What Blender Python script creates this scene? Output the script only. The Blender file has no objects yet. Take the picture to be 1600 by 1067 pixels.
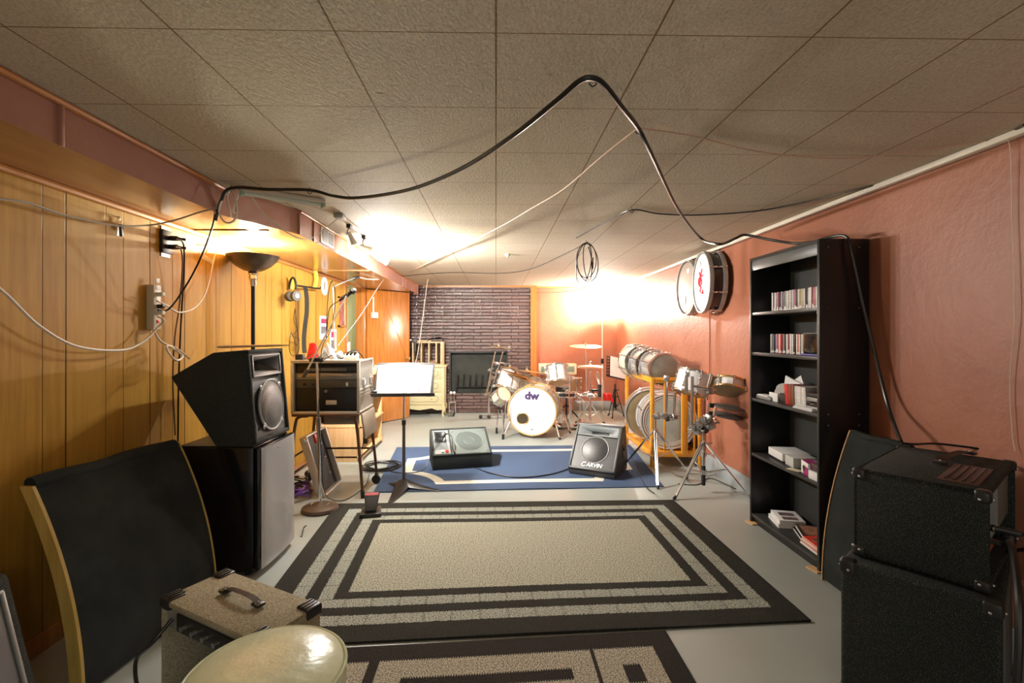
import bpy, bmesh, math, random
from mathutils import Vector, Matrix, Quaternion
random.seed(7)
S = bpy.context.scene
COL = S.collection
PI = math.pi
# ------------------------------------------------------------------ camera, world, lights, exposure
F_PX, CX, CY, YAW, HC = 757.0, 790.86, 521.0, math.radians(1.2), 1.30
cam = bpy.data.cameras.new('camera'); cam_ob = bpy.data.objects.new('camera', cam); COL.objects.link(cam_ob)
cam.sensor_width = 36; cam.lens = F_PX / 1600 * 36
cam.shift_x = (800 - CX) / 1600; cam.shift_y = (CY - 533.5) / 1600
cam.clip_start = 0.02
cam_ob.location = (0, 0, HC); cam_ob.rotation_euler = (PI / 2, 0, -YAW)
S.camera = cam_ob
S.view_settings.view_transform = 'Standard'; S.view_settings.look = 'None'
S.view_settings.gamma = 1; S.view_settings.use_curve_mapping = False
S.view_settings.exposure = 0.22
W = bpy.data.worlds.new('world'); S.world = W; W.use_nodes = True
W.node_tree.nodes['Background'].inputs[0].default_value = (1.0, 1.0, 0.92, 1)
W.node_tree.nodes['Background'].inputs[1].default_value = 0.43
S.cycles.max_bounces = 8; S.cycles.use_denoising = True
S.cycles.sample_clamp_indirect = 6

def lamp(name, kind, loc, energy, col, **k):
    l = bpy.data.lights.new(name, kind); l.energy = energy; l.color = col
    for a, b in k.items(): setattr(l, a, b)
    o = bpy.data.objects.new(name, l); COL.objects.link(o); o.location = loc
    return o
def aim(o, t): o.rotation_euler = (Vector(t) - o.location).to_track_quat('-Z', 'Y').to_euler()
E_TORCH, E_TRACK, E_FAR, E_BACK = 112, 14, 200, 15
# unseen fill light, added behind the camera to brighten the foreground
lamp('rear_fill_light', 'POINT', (0.3, -0.9, 1.55), E_BACK, (1, .96, .86), shadow_soft_size=.25)

# ------------------------------------------------------------------ pixel -> room helpers
def ray(px, py):
    x, z = (px - CX) / F_PX, -(py - CY) / F_PX
    c, s = math.cos(YAW), math.sin(YAW)
    return Vector((x * c + s, -x * s + c, z))
def P(px, py, Y): d = ray(px, py); return Vector((0, 0, HC)) + d * (Y / d.y)
def G(px, py, X): d = ray(px, py); return Vector((0, 0, HC)) + d * (X / d.x)
def Zp(px, py, Z): d = ray(px, py); return Vector((0, 0, HC)) + d * ((Z - HC) / d.z)
def FL(px, py): return Zp(px, py, 0.0)
CEIL, XR, XL, YF, YB = 2.09, 2.04, -1.86, 8.15, -1.6

# ------------------------------------------------------------------ materials
def mk(name):
    m = bpy.data.materials.new(name); m.use_nodes = True
    nt = m.node_tree; return m, nt, nt.nodes['Principled BSDF']
def N(nt, t, **k):
    n = nt.nodes.new(t)
    for a, b in k.items():
        if a.startswith('i_'): n.inputs[a[2:].replace('_', ' ')].default_value = b
        else: setattr(n, a, b)
    return n
def math_n(nt, op, a, b=None, c=None):
    n = nt.nodes.new('ShaderNodeMath'); n.operation = op
    for i, v in enumerate((a, b, c)):
        if v is None: continue
        if isinstance(v, (int, float)): n.inputs[i].default_value = v
        else: nt.links.new(v, n.inputs[i])
    return n.outputs[0]
def mixc(nt, f, a, b, blend='MIX'):
    n = nt.nodes.new('ShaderNodeMix'); n.data_type = 'RGBA'; n.blend_type = blend
    for i, v in ((0, f), (6, a), (7, b)):
        if isinstance(v, (int, float)): n.inputs[i].default_value = v
        elif isinstance(v, (tuple, list)): n.inputs[i].default_value = (*v, 1) if len(v) == 3 else v
        else: nt.links.new(v, n.inputs[i])
    return n.outputs[2]
def ramp(nt, src, stops, interp='LINEAR'):
    n = nt.nodes.new('ShaderNodeValToRGB'); cr = n.color_ramp; cr.interpolation = interp
    while len(cr.elements) < len(stops): cr.elements.new(1)
    for e, (p, c) in zip(cr.elements, stops):
        e.position = p; e.color = (*c, 1) if isinstance(c, tuple) else (c, c, c, 1)
    nt.links.new(src, n.inputs[0]); return n.outputs[0]
def coords(nt, kind='Object', scale=(1, 1, 1), loc=(0, 0, 0)):
    t = nt.nodes.new('ShaderNodeTexCoord'); mp = nt.nodes.new('ShaderNodeMapping')
    mp.inputs['Scale'].default_value = scale; mp.inputs['Location'].default_value = loc
    nt.links.new(t.outputs[kind], mp.inputs[0]); return mp.outputs[0]
def noise(nt, vec, scale, detail=3, out=0, rough=.55):
    n = nt.nodes.new('ShaderNodeTexNoise'); n.inputs['Scale'].default_value = scale
    n.inputs['Detail'].default_value = detail; n.inputs['Roughness'].default_value = rough
    nt.links.new(vec, n.inputs['Vector']); return n.outputs[out]
def bump(nt, bs, h, strength=.3, dist=.01):
    b = nt.nodes.new('ShaderNodeBump'); b.inputs['Strength'].default_value = strength
    b.inputs['Distance'].default_value = dist; nt.links.new(h, b.inputs['Height'])
    nt.links.new(b.outputs[0], bs.inputs['Normal'])
def M(name, col, rough=.5, metal=0, var=0, vs=8, bs=0, bscale=60, trans=0, emit=0, coat=0, spec=None, alpha=None, stretch=(1, 1, 1)):
    m, nt, b = mk(name)
    b.inputs['Base Color'].default_value = (*col, 1); b.inputs['Roughness'].default_value = rough
    b.inputs['Metallic'].default_value = metal
    if spec is not None: b.inputs['Specular IOR Level'].default_value = spec
    if coat: b.inputs['Coat Weight'].default_value = coat; b.inputs['Coat Roughness'].default_value = .1
    if trans: b.inputs['Transmission Weight'].default_value = trans
    if emit: b.inputs['Emission Color'].default_value = (*col, 1); b.inputs['Emission Strength'].default_value = emit
    v = coords(nt, scale=stretch)
    if var:
        f = noise(nt, v, vs, 4)
        lo = tuple(c * (1 - var) for c in col); hi = tuple(min(1, c * (1 + var)) for c in col)
        nt.links.new(ramp(nt, f, [(.3, lo), (.7, hi)]), b.inputs['Base Color'])
    else:
        f = noise(nt, v, 20, 2)
        nt.links.new(math_n(nt, 'MULTIPLY_ADD', f, .08, max(0, rough - .04)), b.inputs['Roughness'])
    if bs: bump(nt, b, noise(nt, v, bscale, 3), bs, .004)
    return m
def speckle(name, base, dots, thr=.62, scale=420, rough=.85, bstr=.5):
    m, nt, b = mk(name); v = coords(nt)
    f = noise(nt, v, scale, 1)
    nt.links.new(ramp(nt, f, [(thr - .06, base), (thr + .05, dots)]), b.inputs['Base Color'])
    b.inputs['Roughness'].default_value = rough; b.inputs['Specular IOR Level'].default_value = .25
    bump(nt, b, noise(nt, v, scale * .6, 2), bstr, .003); return m
def wood(name, a, c, axis='z', rough=.4, scale=3, coat=0):
    m, nt, b = mk(name)
    sc = {'x': (.08, 1, 1), 'y': (1, .08, 1), 'z': (1, 1, .08)}[axis]
    v = coords(nt, scale=sc)
    f = noise(nt, v, scale * 12, 5, rough=.6)
    nt.links.new(ramp(nt, f, [(.3, a), (.7, c)]), b.inputs['Base Color'])
    b.inputs['Roughness'].default_value = rough
    if coat: b.inputs['Coat Weight'].default_value = coat; b.inputs['Coat Roughness'].default_value = .12
    return m

def panel_mat():
    m, nt, b = mk('wood_panelling'); v = coords(nt)
    s = nt.nodes.new('ShaderNodeSeparateXYZ'); nt.links.new(v, s.inputs[0])
    per = .80
    fr = math_n(nt, 'FRACT', math_n(nt, 'DIVIDE', math_n(nt, 'ADD', s.outputs[1], 4 * per - 2.026), per))
    edges = [0, .134, .402, .539, .77, 1.0]
    tint = [.0, .9, .35, .75, .15]
    st = []
    for i in range(5): st.append((edges[i], tint[i]))
    plank = ramp(nt, fr, st, 'CONSTANT')
    w = .0035
    gs = [(0, 0.0), (w, 1.0)]
    for e in edges[1:-1]: gs += [(e - w, 1.0), (e - w + .0005, 0.0), (e + w, 0.0), (e + w + .0005, 1.0)]
    gs += [(1 - w, 1.0), (1.0, 0.0)]
    gr = ramp(nt, fr, gs)
    vv = coords(nt, scale=(1, 1, .07))
    g = noise(nt, vv, 38, 6, rough=.65)
    g2 = noise(nt, coords(nt, scale=(1, 1, .25)), 5, 3)
    base = ramp(nt, g, [(.28, (.36, .175, .022)), (.72, (.58, .33, .050))])
    c1 = mixc(nt, math_n(nt, 'MULTIPLY', plank, .45), base, (.60, .36, .065))
    c2 = mixc(nt, math_n(nt, 'MULTIPLY', g2, .35), c1, (.40, .20, .03))
    c3 = mixc(nt, gr, (.05, .02, .005), c2)
    nt.links.new(c3, b.inputs['Base Color']); b.inputs['Roughness'].default_value = .5; b.inputs['Specular IOR Level'].default_value = .22
    bump(nt, b, gr, .6, .004); return m

def ceil_mat():
    m, nt, b = mk('ceiling_tile'); v = coords(nt)
    s = nt.nodes.new('ShaderNodeSeparateXYZ'); nt.links.new(v, s.inputs[0]); T = .4215
    def line(o, off, w):
        f = math_n(nt, 'FRACT', math_n(nt, 'DIVIDE', math_n(nt, 'ADD', o, 20 * T + off), T))
        d = math_n(nt, 'MINIMUM', f, math_n(nt, 'SUBTRACT', 1.0, f))
        return math_n(nt, 'LESS_THAN', d, w / T)
    lx = line(s.outputs[0], 0, .0026); ly = line(s.outputs[1], -.01, .0019)
    ln = math_n(nt, 'MAXIMUM', lx, ly)
    g = noise(nt, v, 130, 3); g2 = noise(nt, v, 2.2, 3)
    c = ramp(nt, g, [(.35, (.50, .44, .34)), (.6, (.66, .59, .47))])
    c = mixc(nt, math_n(nt, 'MULTIPLY', g2, .3), c, (.50, .42, .30))
    sp = ramp(nt, noise(nt, v, 9, 2), [(.755, 0.0), (.78, .7)])
    c = mixc(nt, sp, c, (.28, .22, .14))
    c = mixc(nt, ln, c, (.22, .13, .045))
    nt.links.new(c, b.inputs['Base Color']); b.inputs['Roughness'].default_value = .8
    b.inputs['Specular IOR Level'].default_value = .2
    h = math_n(nt, 'SUBTRACT', noise(nt, coords(nt, scale=(1, .5, 1)), 120, 4), math_n(nt, 'MULTIPLY', ln, 1.5))
    bump(nt, b, h, .45, .007); return m

def pink_mat(name='pink_wall_paint', a=(.34, .125, .070), c=(.40, .155, .092)):
    m, nt, b = mk(name); v = coords(nt)
    n1 = noise(nt, v, 2.0, 5)
    col = ramp(nt, n1, [(.35, a), (.65, c)])
    seams = nt.nodes.new('ShaderNodeSeparateXYZ'); nt.links.new(v, seams.inputs[0])
    f = math_n(nt, 'FRACT', math_n(nt, 'DIVIDE', math_n(nt, 'ADD', seams.outputs[1], 10.03), 1.22))
    sm = math_n(nt, 'LESS_THAN', f, .005)
    col = mixc(nt, math_n(nt, 'MULTIPLY', sm, .35), col, (.35, .13, .08))
    nt.links.new(col, b.inputs['Base Color']); b.inputs['Roughness'].default_value = .45
    h = noise(nt, v, 14, 6, rough=.7)
    bump(nt, b, h, .35, .012); return m

def floor_mat():
    m, nt, b = mk('painted_concrete'); v = coords(nt)
    c = ramp(nt, noise(nt, v, 1.3, 3, rough=.5), [(.3, (.345, .385, .355)), (.7, (.42, .455, .425))])
    nt.links.new(c, b.inputs['Base Color'])
    b.inputs['Roughness'].default_value = .36
    bump(nt, b, noise(nt, v, 12, 3), .04, .004); return m

def brick_mat():
    m, nt, b = mk('roman_brick'); 
    t = nt.nodes.new('ShaderNodeTexCoord'); s = nt.nodes.new('ShaderNodeSeparateXYZ'); nt.links.new(t.outputs['Object'], s.inputs[0])
    cb = nt.nodes.new('ShaderNodeCombineXYZ')
    nt.links.new(math_n(nt, 'ADD', s.outputs[0], s.outputs[1]), cb.inputs[0]); nt.links.new(s.outputs[2], cb.inputs[1])
    br = nt.nodes.new('ShaderNodeTexBrick'); nt.links.new(cb.outputs[0], br.inputs['Vector'])
    br.inputs['Scale'].default_value = 1; br.inputs['Brick Width'].default_value = .31; br.inputs['Row Height'].default_value = .055
    br.inputs['Mortar Size'].default_value = .008; br.inputs['Mortar Smooth'].default_value = .8
    br.inputs['Color1'].default_value = (.080, .032, .026, 1); br.inputs['Color2'].default_value = (.17, .088, .076, 1)
    br.inputs['Mortar'].default_value = (.018, .012, .011, 1); br.offset = .38
    br.inputs['Bias'].default_value = -.2
    g = noise(nt, t.outputs['Object'], 45, 4)
    c = mixc(nt, math_n(nt, 'MULTIPLY', g, .3), br.outputs['Color'], (.20, .14, .135))
    nt.links.new(c, b.inputs['Base Color'])
    b.inputs['Roughness'].default_value = .22; b.inputs['Specular IOR Level'].default_value = 1.0
    h = math_n(nt, 'SUBTRACT', math_n(nt, 'MULTIPLY', g, .5), br.outputs['Fac'])
    bump(nt, b, h, 1.0, .02); return m

# uv-driven rug material: u,v are metres from the rug corner
def rug_mat(name, w, h, bands, tan=(.37, .375, .30), dark=(.030, .030, .026), ticks=True):
    m, nt, b = mk(name)
    t = nt.nodes.new('ShaderNodeTexCoord'); s = nt.nodes.new('ShaderNodeSeparateXYZ'); nt.links.new(t.outputs['UV'], s.inputs[0])
    u, v = s.outputs[0], s.outputs[1]
    du = math_n(nt, 'MINIMUM', u, math_n(nt, 'SUBTRACT', w, u)); dv = math_n(nt, 'MINIMUM', v, math_n(nt, 'SUBTRACT', h, v))
    d = math_n(nt, 'MINIMUM', du, dv)
    nz = noise(nt, t.outputs['UV'], 110, 3)
    d = math_n(nt, 'ADD', d, math_n(nt, 'MULTIPLY', math_n(nt, 'SUBTRACT', nz, .5), .028))
    f = ramp(nt, d, [(0, 0.0)] + [(e, float(k)) for e, k in bands], 'CONSTANT')
    pile = noise(nt, t.outputs['UV'], 150, 3)
    tanc = ramp(nt, pile, [(.40, tuple(c * .38 for c in tan)), (.56, tuple(min(1, c * 1.5) for c in tan))])
    drk = ramp(nt, pile, [(.4, tuple(c * .7 for c in dark)), (.7, tuple(c * 1.7 for c in dark))])
    if ticks:
        k_ = math_n(nt, 'LESS_THAN', dv, du); al = math_n(nt, 'ADD', math_n(nt, 'MULTIPLY', u, k_), math_n(nt, 'MULTIPLY', v, math_n(nt, 'SUBTRACT', 1.0, k_)))
        al = math_n(nt, 'FRACT', math_n(nt, 'DIVIDE', al, .13))
        tk = math_n(nt, 'MULTIPLY', math_n(nt, 'LESS_THAN', al, .1), math_n(nt, 'LESS_THAN', d, bands[-1][0]))
        tk = math_n(nt, 'MULTIPLY', tk, math_n(nt, 'GREATER_THAN', noise(nt, t.outputs['UV'], 90, 1), .45))
        f = math_n(nt, 'MULTIPLY', f, math_n(nt, 'SUBTRACT', 1.0, math_n(nt, 'MULTIPLY', tk, .38)))
        inb = math_n(nt, 'LESS_THAN', d, bands[-1][0])
        tanc = mixc(nt, math_n(nt, 'MULTIPLY', inb, .7), tanc, mixc(nt, 1.0, tanc, (.8, .85, .95), 'MULTIPLY'))
    nt.links.new(mixc(nt, f, drk, tanc), b.inputs['Base Color'])
    b.inputs['Roughness'].default_value = .95; b.inputs['Specular IOR Level'].default_value = .1
    bump(nt, b, pile, .8, .006); return m

def rect_rug_mat():   # second rug: list of (u0,v0,u1,v1,value)
    m, nt, b = mk('geometric_rug')
    t = nt.nodes.new('ShaderNodeTexCoord'); s = nt.nodes.new('ShaderNodeSeparateXYZ'); nt.links.new(t.outputs['UV'], s.inputs[0])
    wob = nt.nodes.new('ShaderNodeTexWave'); wob.inputs['Scale'].default_value = 32; nt.links.new(t.outputs['UV'], wob.inputs['Vector'])
    wv = math_n(nt, 'MULTIPLY', math_n(nt, 'SUBTRACT', wob.outputs['Fac'], .5), .010)
    u, v = s.outputs[0], math_n(nt, 'ADD', s.outputs[1], wv)
    def rect(a, c, e, g):
        k = math_n(nt, 'MULTIPLY', math_n(nt, 'GREATER_THAN', u, a), math_n(nt, 'LESS_THAN', u, e))
        return math_n(nt, 'MULTIPLY', k, math_n(nt, 'MULTIPLY', math_n(nt, 'GREATER_THAN', v, c), math_n(nt, 'LESS_THAN', v, g)))
    f = rect(.375, .10, 1.215, .42)
    for r, val in (((.475, .20, 1.125, .26), 0), ((.475, .235, .52, .34), 0), ((1.23, .10, 1.48, .42), 1), ((1.325, .20, 1.395, .30), 0),
                   ((.10, .10, .335, .42), 1), ((.18, .2, .255, .3), 0), ((.10, .52, .335, 1.0), 1), ((.375, .52, 1.215, 1.0), 1), ((1.23, .52, 1.48, 1.0), 1)):
        k = rect(*r)
        f = math_n(nt, 'MAXIMUM', f, k) if val else math_n(nt, 'MULTIPLY', f, math_n(nt, 'SUBTRACT', 1.0, k))
    pile = noise(nt, t.outputs['UV'], 170, 3)
    tanc = ramp(nt, pile, [(.40, (.14, .13, .10)), (.58, (.58, .54, .43))])
    drk = ramp(nt, pile, [(.4, (.02, .018, .016)), (.7, (.05, .045, .04))])
    nt.links.new(mixc(nt, f, drk, tanc), b.inputs['Base Color'])
    b.inputs['Roughness'].default_value = .95; b.inputs['Specular IOR Level'].default_value = .1
    bump(nt, b, pile, .8, .006); return m

def blue_rug_mat(w, h):
    m, nt, b = mk('blue_rug')
    t = nt.nodes.new('ShaderNodeTexCoord'); s = nt.nodes.new('ShaderNodeSeparateXYZ'); nt.links.new(t.outputs['UV'], s.inputs[0])
    u, v = s.outputs[0], s.outputs[1]
    du = math_n(nt, 'MINIMUM', u, math_n(nt, 'SUBTRACT', w, u)); dv = math_n(nt, 'MINIMUM', v, math_n(nt, 'SUBTRACT', h, v))
    # inset rectangle distance, and concave round corners
    d = math_n(nt, 'MINIMUM', math_n(nt, 'SUBTRACT', du, .17), math_n(nt, 'SUBTRACT', dv, .17))
    rr = math_n(nt, 'SQRT', math_n(nt, 'ADD', math_n(nt, 'POWER', math_n(nt, 'SUBTRACT', du, .10), 2), math_n(nt, 'POWER', math_n(nt, 'SUBTRACT', dv, .10), 2)))
    d = math_n(nt, 'MINIMUM', d, math_n(nt, 'SUBTRACT', rr, .42))
    f = math_n(nt, 'MULTIPLY', math_n(nt, 'GREATER_THAN', d, 0.0), math_n(nt, 'LESS_THAN', d, .09))
    pile = noise(nt, t.outputs['UV'], 260, 2)
    bl = ramp(nt, pile, [(.3, (.035, .055, .105)), (.65, (.095, .14, .24))])
    cr = ramp(nt, pile, [(.3, (.52, .50, .40)), (.65, (.78, .76, .66))])
    nt.links.new(mixc(nt, f, bl, cr), b.inputs['Base Color'])
    b.inputs['Roughness'].default_value = .95; b.inputs['Specular IOR Level'].default_value = .1
    bump(nt, b, pile, .6, .005); return m

def grille_mat(name, base=(.10, .10, .105), hole=(.006, .006, .006), sc=110, metal=.3):
    m, nt, b = mk(name); v = coords(nt)
    vo = nt.nodes.new('ShaderNodeTexVoronoi'); vo.inputs['Scale'].default_value = sc; vo.inputs['Randomness'].default_value = 0
    nt.links.new(v, vo.inputs['Vector'])
    nt.links.new(ramp(nt, vo.outputs['Distance'], [(.30, hole), (.42, base)]), b.inputs['Base Color'])
    b.inputs['Roughness'].default_value = .4; b.inputs['Metallic'].default_value = metal; return m

PANEL = panel_mat(); CEILM = ceil_mat(); PINK = pink_mat(); FLOORM = floor_mat(); BRICK = brick_mat()
SOFFIT = pink_mat('soffit_paint', (.36, .165, .115), (.42, .20, .14))
SOFFB = wood('soffit_underside', (.36, .17, .06), (.44, .22, .09), 'y', .25, 1, .3)
TRIMW = wood('orange_wood_trim', (.42, .16, .04), (.55, .24, .07), 'y', .35)
DOORW = wood('varnished_door', (.38, .12, .02), (.58, .23, .045), 'z', .25, 3, .4)
PINE = wood('pine', (.62, .38, .17), (.75, .50, .26), 'z', .5)
CREAMW = M('cream_paint', (.75, .68, .44), .4, var=.06, vs=14)
WHITEP = M('white_trim_paint', (.72, .67, .58), .5, var=.06, vs=10)
CARPET = speckle('black_carpet_covering', (.028, .032, .030), (.075, .082, .076), .60, 300)
DCARPET = speckle('dark_speckled_covering', (.015, .019, .017), (.19, .20, .18), .66, 400, .85, .25)
TWEED = speckle('tan_tweed_covering', (.27, .235, .15), (.52, .47, .34), .55, 350, .8, .4)
BLKP = M('black_plastic', (.018, .018, .018), .38, var=.15)
BLKG = M('black_gloss', (.006, .006, .007), .12)
BLKM = M('black_metal', (.02, .02, .02), .35, metal=.3)
RUBBER = M('black_rubber', (.012, .012, .012), .6)
CABLE = M('black_cable', (.012, .012, .012), .35)
WCABLE = M('white_cable', (.72, .66, .52), .45)
CHROME = M('chrome', (.80, .80, .82), .12, metal=1)
STEEL = M('brushed_steel', (.50, .50, .50), .32, metal=.9)
GREYM = M('grey_metal', (.34, .35, .34), .45, metal=.4, var=.1)
BRASS = M('brass_cymbal', (.75, .50, .20), .28, metal=.9, var=.15, vs=30)
SILV = M('silver_laminate', (.90, .92, .93), .25, var=.03, vs=2, coat=.3)
PAPER = M('white_paper', (.85, .85, .85), .7, var=.02)
DRUMW = M('white_drum_wrap', (.86, .85, .83), .25, coat=.5, var=.03)
DRUMC = M('cream_drum_wrap', (.80, .74, .55), .3, coat=.4, var=.06)
HEADW = M('drum_head', (.90, .89, .88), .45, var=.01)
HEADT = M('tan_drum_head', (.36, .24, .12), .3, var=.1)
BLKFAB = M('black_cloth', (.026, .031, .031), .95, var=.3, vs=5, bs=.5, bscale=500, spec=.1)
YPLY = wood('yellow_plywood_edge', (.42, .28, .06), (.60, .42, .12), 'z', .5)
LAM = M('dark_bookcase_laminate', (.012, .012, .013), .33, var=.1)
RED = M('red_plastic', (.75, .02, .015), .35, var=.05)
BROWNM = M('brown_enamel_tube', (.12, .055, .03), .35, metal=.2, var=.1)
LEATHER = M('brown_leather', (.10, .05, .025), .5, var=.2, bs=.3, bscale=90)
CREAMV = M('cream_vinyl', (.72, .76, .52), .25, var=.08, vs=12, bs=.4, bscale=26)
ORANGE = wood('orange_painted_wood', (.70, .28, .02), (.85, .38, .035), 'z', .35)
DGREY = M('dark_grey_cone', (.05, .055, .055), .5, var=.1)
BRONZE = M('dark_bronze_lamp', (.16, .13, .10), .35, metal=.7)
BULB = M('lamp_bulb', (1, .93, .8), .3, emit=30)
GRILLE = grille_mat('perforated_grille', (.032, .032, .034), (.004, .004, .004), 110, 0)
GRILL2 = grille_mat('grey_perforated_grille', (.17, .175, .175), (.008, .008, .008), 85, .1)
GREENG = M('grey_green_grille', (.17, .20, .19), .5, metal=.3, var=.05, bs=.2, bscale=600)

# ------------------------------------------------------------------ mesh builder
def rotm(rx=0, ry=0, rz=0):
    return (Matrix.Rotation(math.radians(rz), 4, 'Z') @ Matrix.Rotation(math.radians(ry), 4, 'Y') @ Matrix.Rotation(math.radians(rx), 4, 'X'))
def catmull(pts, n=8):
    pts = [Vector(p) for p in pts]
    if len(pts) < 3: return pts
    q = [pts[0] * 2 - pts[1]] + pts + [pts[-1] * 2 - pts[-2]]; out = []
    for i in range(1, len(q) - 2):
        a, b, c, d = q[i - 1:i + 3]
        for k in range(n):
            t = k / n
            out.append(.5 * ((2 * b) + (c - a) * t + (2 * a - 5 * b + 4 * c - d) * t * t + (3 * b - a - 3 * c + d) * t ** 3))
    out.append(pts[-1]); return out
class MB:
    def __init__(s, T=None): s.bm = bmesh.new(); s.T = T or Matrix(); s.uv = None
    def _t(s, m): return s.T @ m
    def box(s, c, sz, rot=None, bev=0, mi=0, seg=2):
        m = s.T @ Matrix.Translation(c) @ (rot or Matrix()) @ Matrix.Diagonal((*sz, 1))
        r = bmesh.ops.create_cube(s.bm, size=1, matrix=m)
        fs = {f for v in r['verts'] for f in v.link_faces}
        for f in fs: f.material_index = mi
        if bev:
            es = list({e for v in r['verts'] for e in v.link_edges})
            bmesh.ops.bevel(s.bm, geom=es, offset=bev, segments=seg, affect='EDGES', profile=.5, clamp_overlap=True)
        return s
    def bb(s, a, b, bev=0, mi=0):
        a, b = Vector(a), Vector(b)
        return s.box((a + b) / 2, [max(abs(x), 1e-4) for x in (b - a)], bev=bev, mi=mi)
    def cyl(s, p0, p1, r0, r1=None, n=16, mi=0):
        return s.loft([(p0, r0), (p1, r0 if r1 is None else r1)], n, mi)
    def loft(s, pr, n=12, mi=0, caps=True):      # straight/curved chain of (point, radius)
        pts = [Vector(p) for p, _ in pr]; rs = [r for _, r in pr]; rings = []
        tan0 = (pts[1] - pts[0]).normalized()
        nrm = tan0.orthogonal().normalized(); prev = tan0
        for i, p in enumerate(pts):
            t = (pts[min(i + 1, len(pts) - 1)] - pts[max(i - 1, 0)])
            t = t.normalized() if t.length > 1e-9 else prev
            q = prev.rotation_difference(t); nrm = (q @ nrm).normalized(); prev = t
            bn = t.cross(nrm).normalized()
            rings.append([s.bm.verts.new(s.T @ (p + (nrm * math.cos(2 * PI * k / n) + bn * math.sin(2 * PI * k / n)) * rs[i])) for k in range(n)])
        for a, b in zip(rings, rings[1:]):
            for k in range(n):
                f = s.bm.faces.new((a[k], a[(k + 1) % n], b[(k + 1) % n], b[k])); f.material_index = mi
        if caps:
            s.bm.faces.new(rings[0][::-1]).material_index = mi; s.bm.faces.new(rings[-1]).material_index = mi
        return s
    def tube(s, pts, r, n=8, mi=0, sm=6):
        p = catmull(pts, sm) if sm > 1 else [Vector(q) for q in pts]
        return s.loft([(q, r) for q in p], n, mi)
    def lathe(s, prof, n=32, m=None, mi=0, close=False):
        m = s.T @ (m or Matrix()); rings = []
        for r, z in prof:
            if r < 1e-6: rings.append([s.bm.verts.new(m @ Vector((0, 0, z)))])
            else: rings.append([s.bm.verts.new(m @ Vector((r * math.cos(2 * PI * k / n), r * math.sin(2 * PI * k / n), z))) for k in range(n)])
        if close: rings.append(rings[0])
        for a, b in zip(rings, rings[1:]):
            for k in range(n):
                k2 = (k + 1) % n
                vs = [a[0], b[k2], b[k]] if len(a) == 1 else ([a[k], a[k2], b[0]] if len(b) == 1 else [a[k], a[k2], b[k2], b[k]])
                try: s.bm.faces.new(vs).material_index = mi
                except ValueError: pass
        return s
    def torus(s, c, axis, R, r, n=32, k=8, mi=0, sz=1):
        q = Vector((0, 0, 1)).rotation_difference(Vector(axis)).to_matrix().to_4x4()
        prof = [(R + r * math.cos(2 * PI * i / k), r * sz * math.sin(2 * PI * i / k)) for i in range(k)]
        return s.lathe(prof, n, Matrix.Translation(c) @ q, mi, close=True)
    def disc(s, c, axis, R, th, n=32, mi=0):
        q = Vector((0, 0, 1)).rotation_difference(Vector(axis)).to_matrix().to_4x4()
        return s.lathe([(0, -th / 2), (R, -th / 2), (R, th / 2), (0, th / 2)], n, Matrix.Translation(c) @ q, mi)
    def prism(s, poly, axis, a, b, bev=0, mi=0):
        f3 = {'x': lambda p, t: (t, p[0], p[1]), 'y': lambda p, t: (p[0], t, p[1]), 'z': lambda p, t: (p[0], p[1], t)}[axis]
        A = [s.bm.verts.new(s.T @ Vector(f3(p, a))) for p in poly]; B = [s.bm.verts.new(s.T @ Vector(f3(p, b))) for p in poly]
        n = len(poly); fs = [s.bm.faces.new(A), s.bm.faces.new(B[::-1])]
        for i in range(n): fs.append(s.bm.faces.new((A[i], B[i], B[(i + 1) % n], A[(i + 1) % n])))
        for f in fs: f.material_index = mi
        if bev:
            bmesh.ops.bevel(s.bm, geom=list({e for f in fs for e in f.edges}), offset=bev, segments=2, affect='EDGES', profile=.5, clamp_overlap=True)
        return s
    def sphere(s, c, r, sc=(1, 1, 1), n=16, mi=0):
        m = s.T @ Matrix.Translation(c) @ Matrix.Diagonal((*sc, 1))
        q = bmesh.ops.create_uvsphere(s.bm, u_segments=n, v_segments=max(6, n // 2), radius=r, matrix=m)
        for f in {f for v in q['verts'] for f in v.link_faces}: f.material_index = mi
        return s
    def surf(s, fn, nu, nv, th=0, mi=0, uvs=None):
        g = [[s.bm.verts.new(s.T @ Vector(fn(i / nu, j / nv))) for j in range(nv + 1)] for i in range(nu + 1)]
        if uvs and s.uv is None: s.uv = s.bm.loops.layers.uv.new('UVMap')
        for i in range(nu):
            for j in range(nv):
                f = s.bm.faces.new((g[i][j], g[i + 1][j], g[i + 1][j + 1], g[i][j + 1])); f.material_index = mi
                if uvs:
                    for l, (a, b) in zip(f.loops, ((i, j), (i + 1, j), (i + 1, j + 1), (i, j + 1))):
                        l[s.uv].uv = (a / nu * uvs[0], b / nv * uvs[1])
        return s
    def build(s, name, mats, parent=None, recalc=True, ang=38):
        if recalc: bmesh.ops.recalc_face_normals(s.bm, faces=s.bm.faces[:])
        for f in s.bm.faces: f.smooth = True
        for e in s.bm.edges:
            if len(e.link_faces) == 2 and e.calc_face_angle(0) > math.radians(ang): e.smooth = False
        me = bpy.data.meshes.new(name); s.bm.to_mesh(me); s.bm.free()
        for m in (mats if isinstance(mats, (list, tuple)) else [mats]): me.materials.append(m)
        o = bpy.data.objects.new(name, me); COL.objects.link(o)
        if parent: o.parent = parent
        return o
def thing(name, label, cat, loc=(0, 0, 0), rz=0, group=None, rot=None):
    o = bpy.data.objects.new(name, None); COL.objects.link(o); o.location = loc; o.empty_display_size = .1
    if rot is not None: o.rotation_mode = 'QUATERNION'; o.rotation_quaternion = rot
    else: o.rotation_euler = (0, 0, math.radians(rz))
    return tag(o, label, cat, group)
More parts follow.
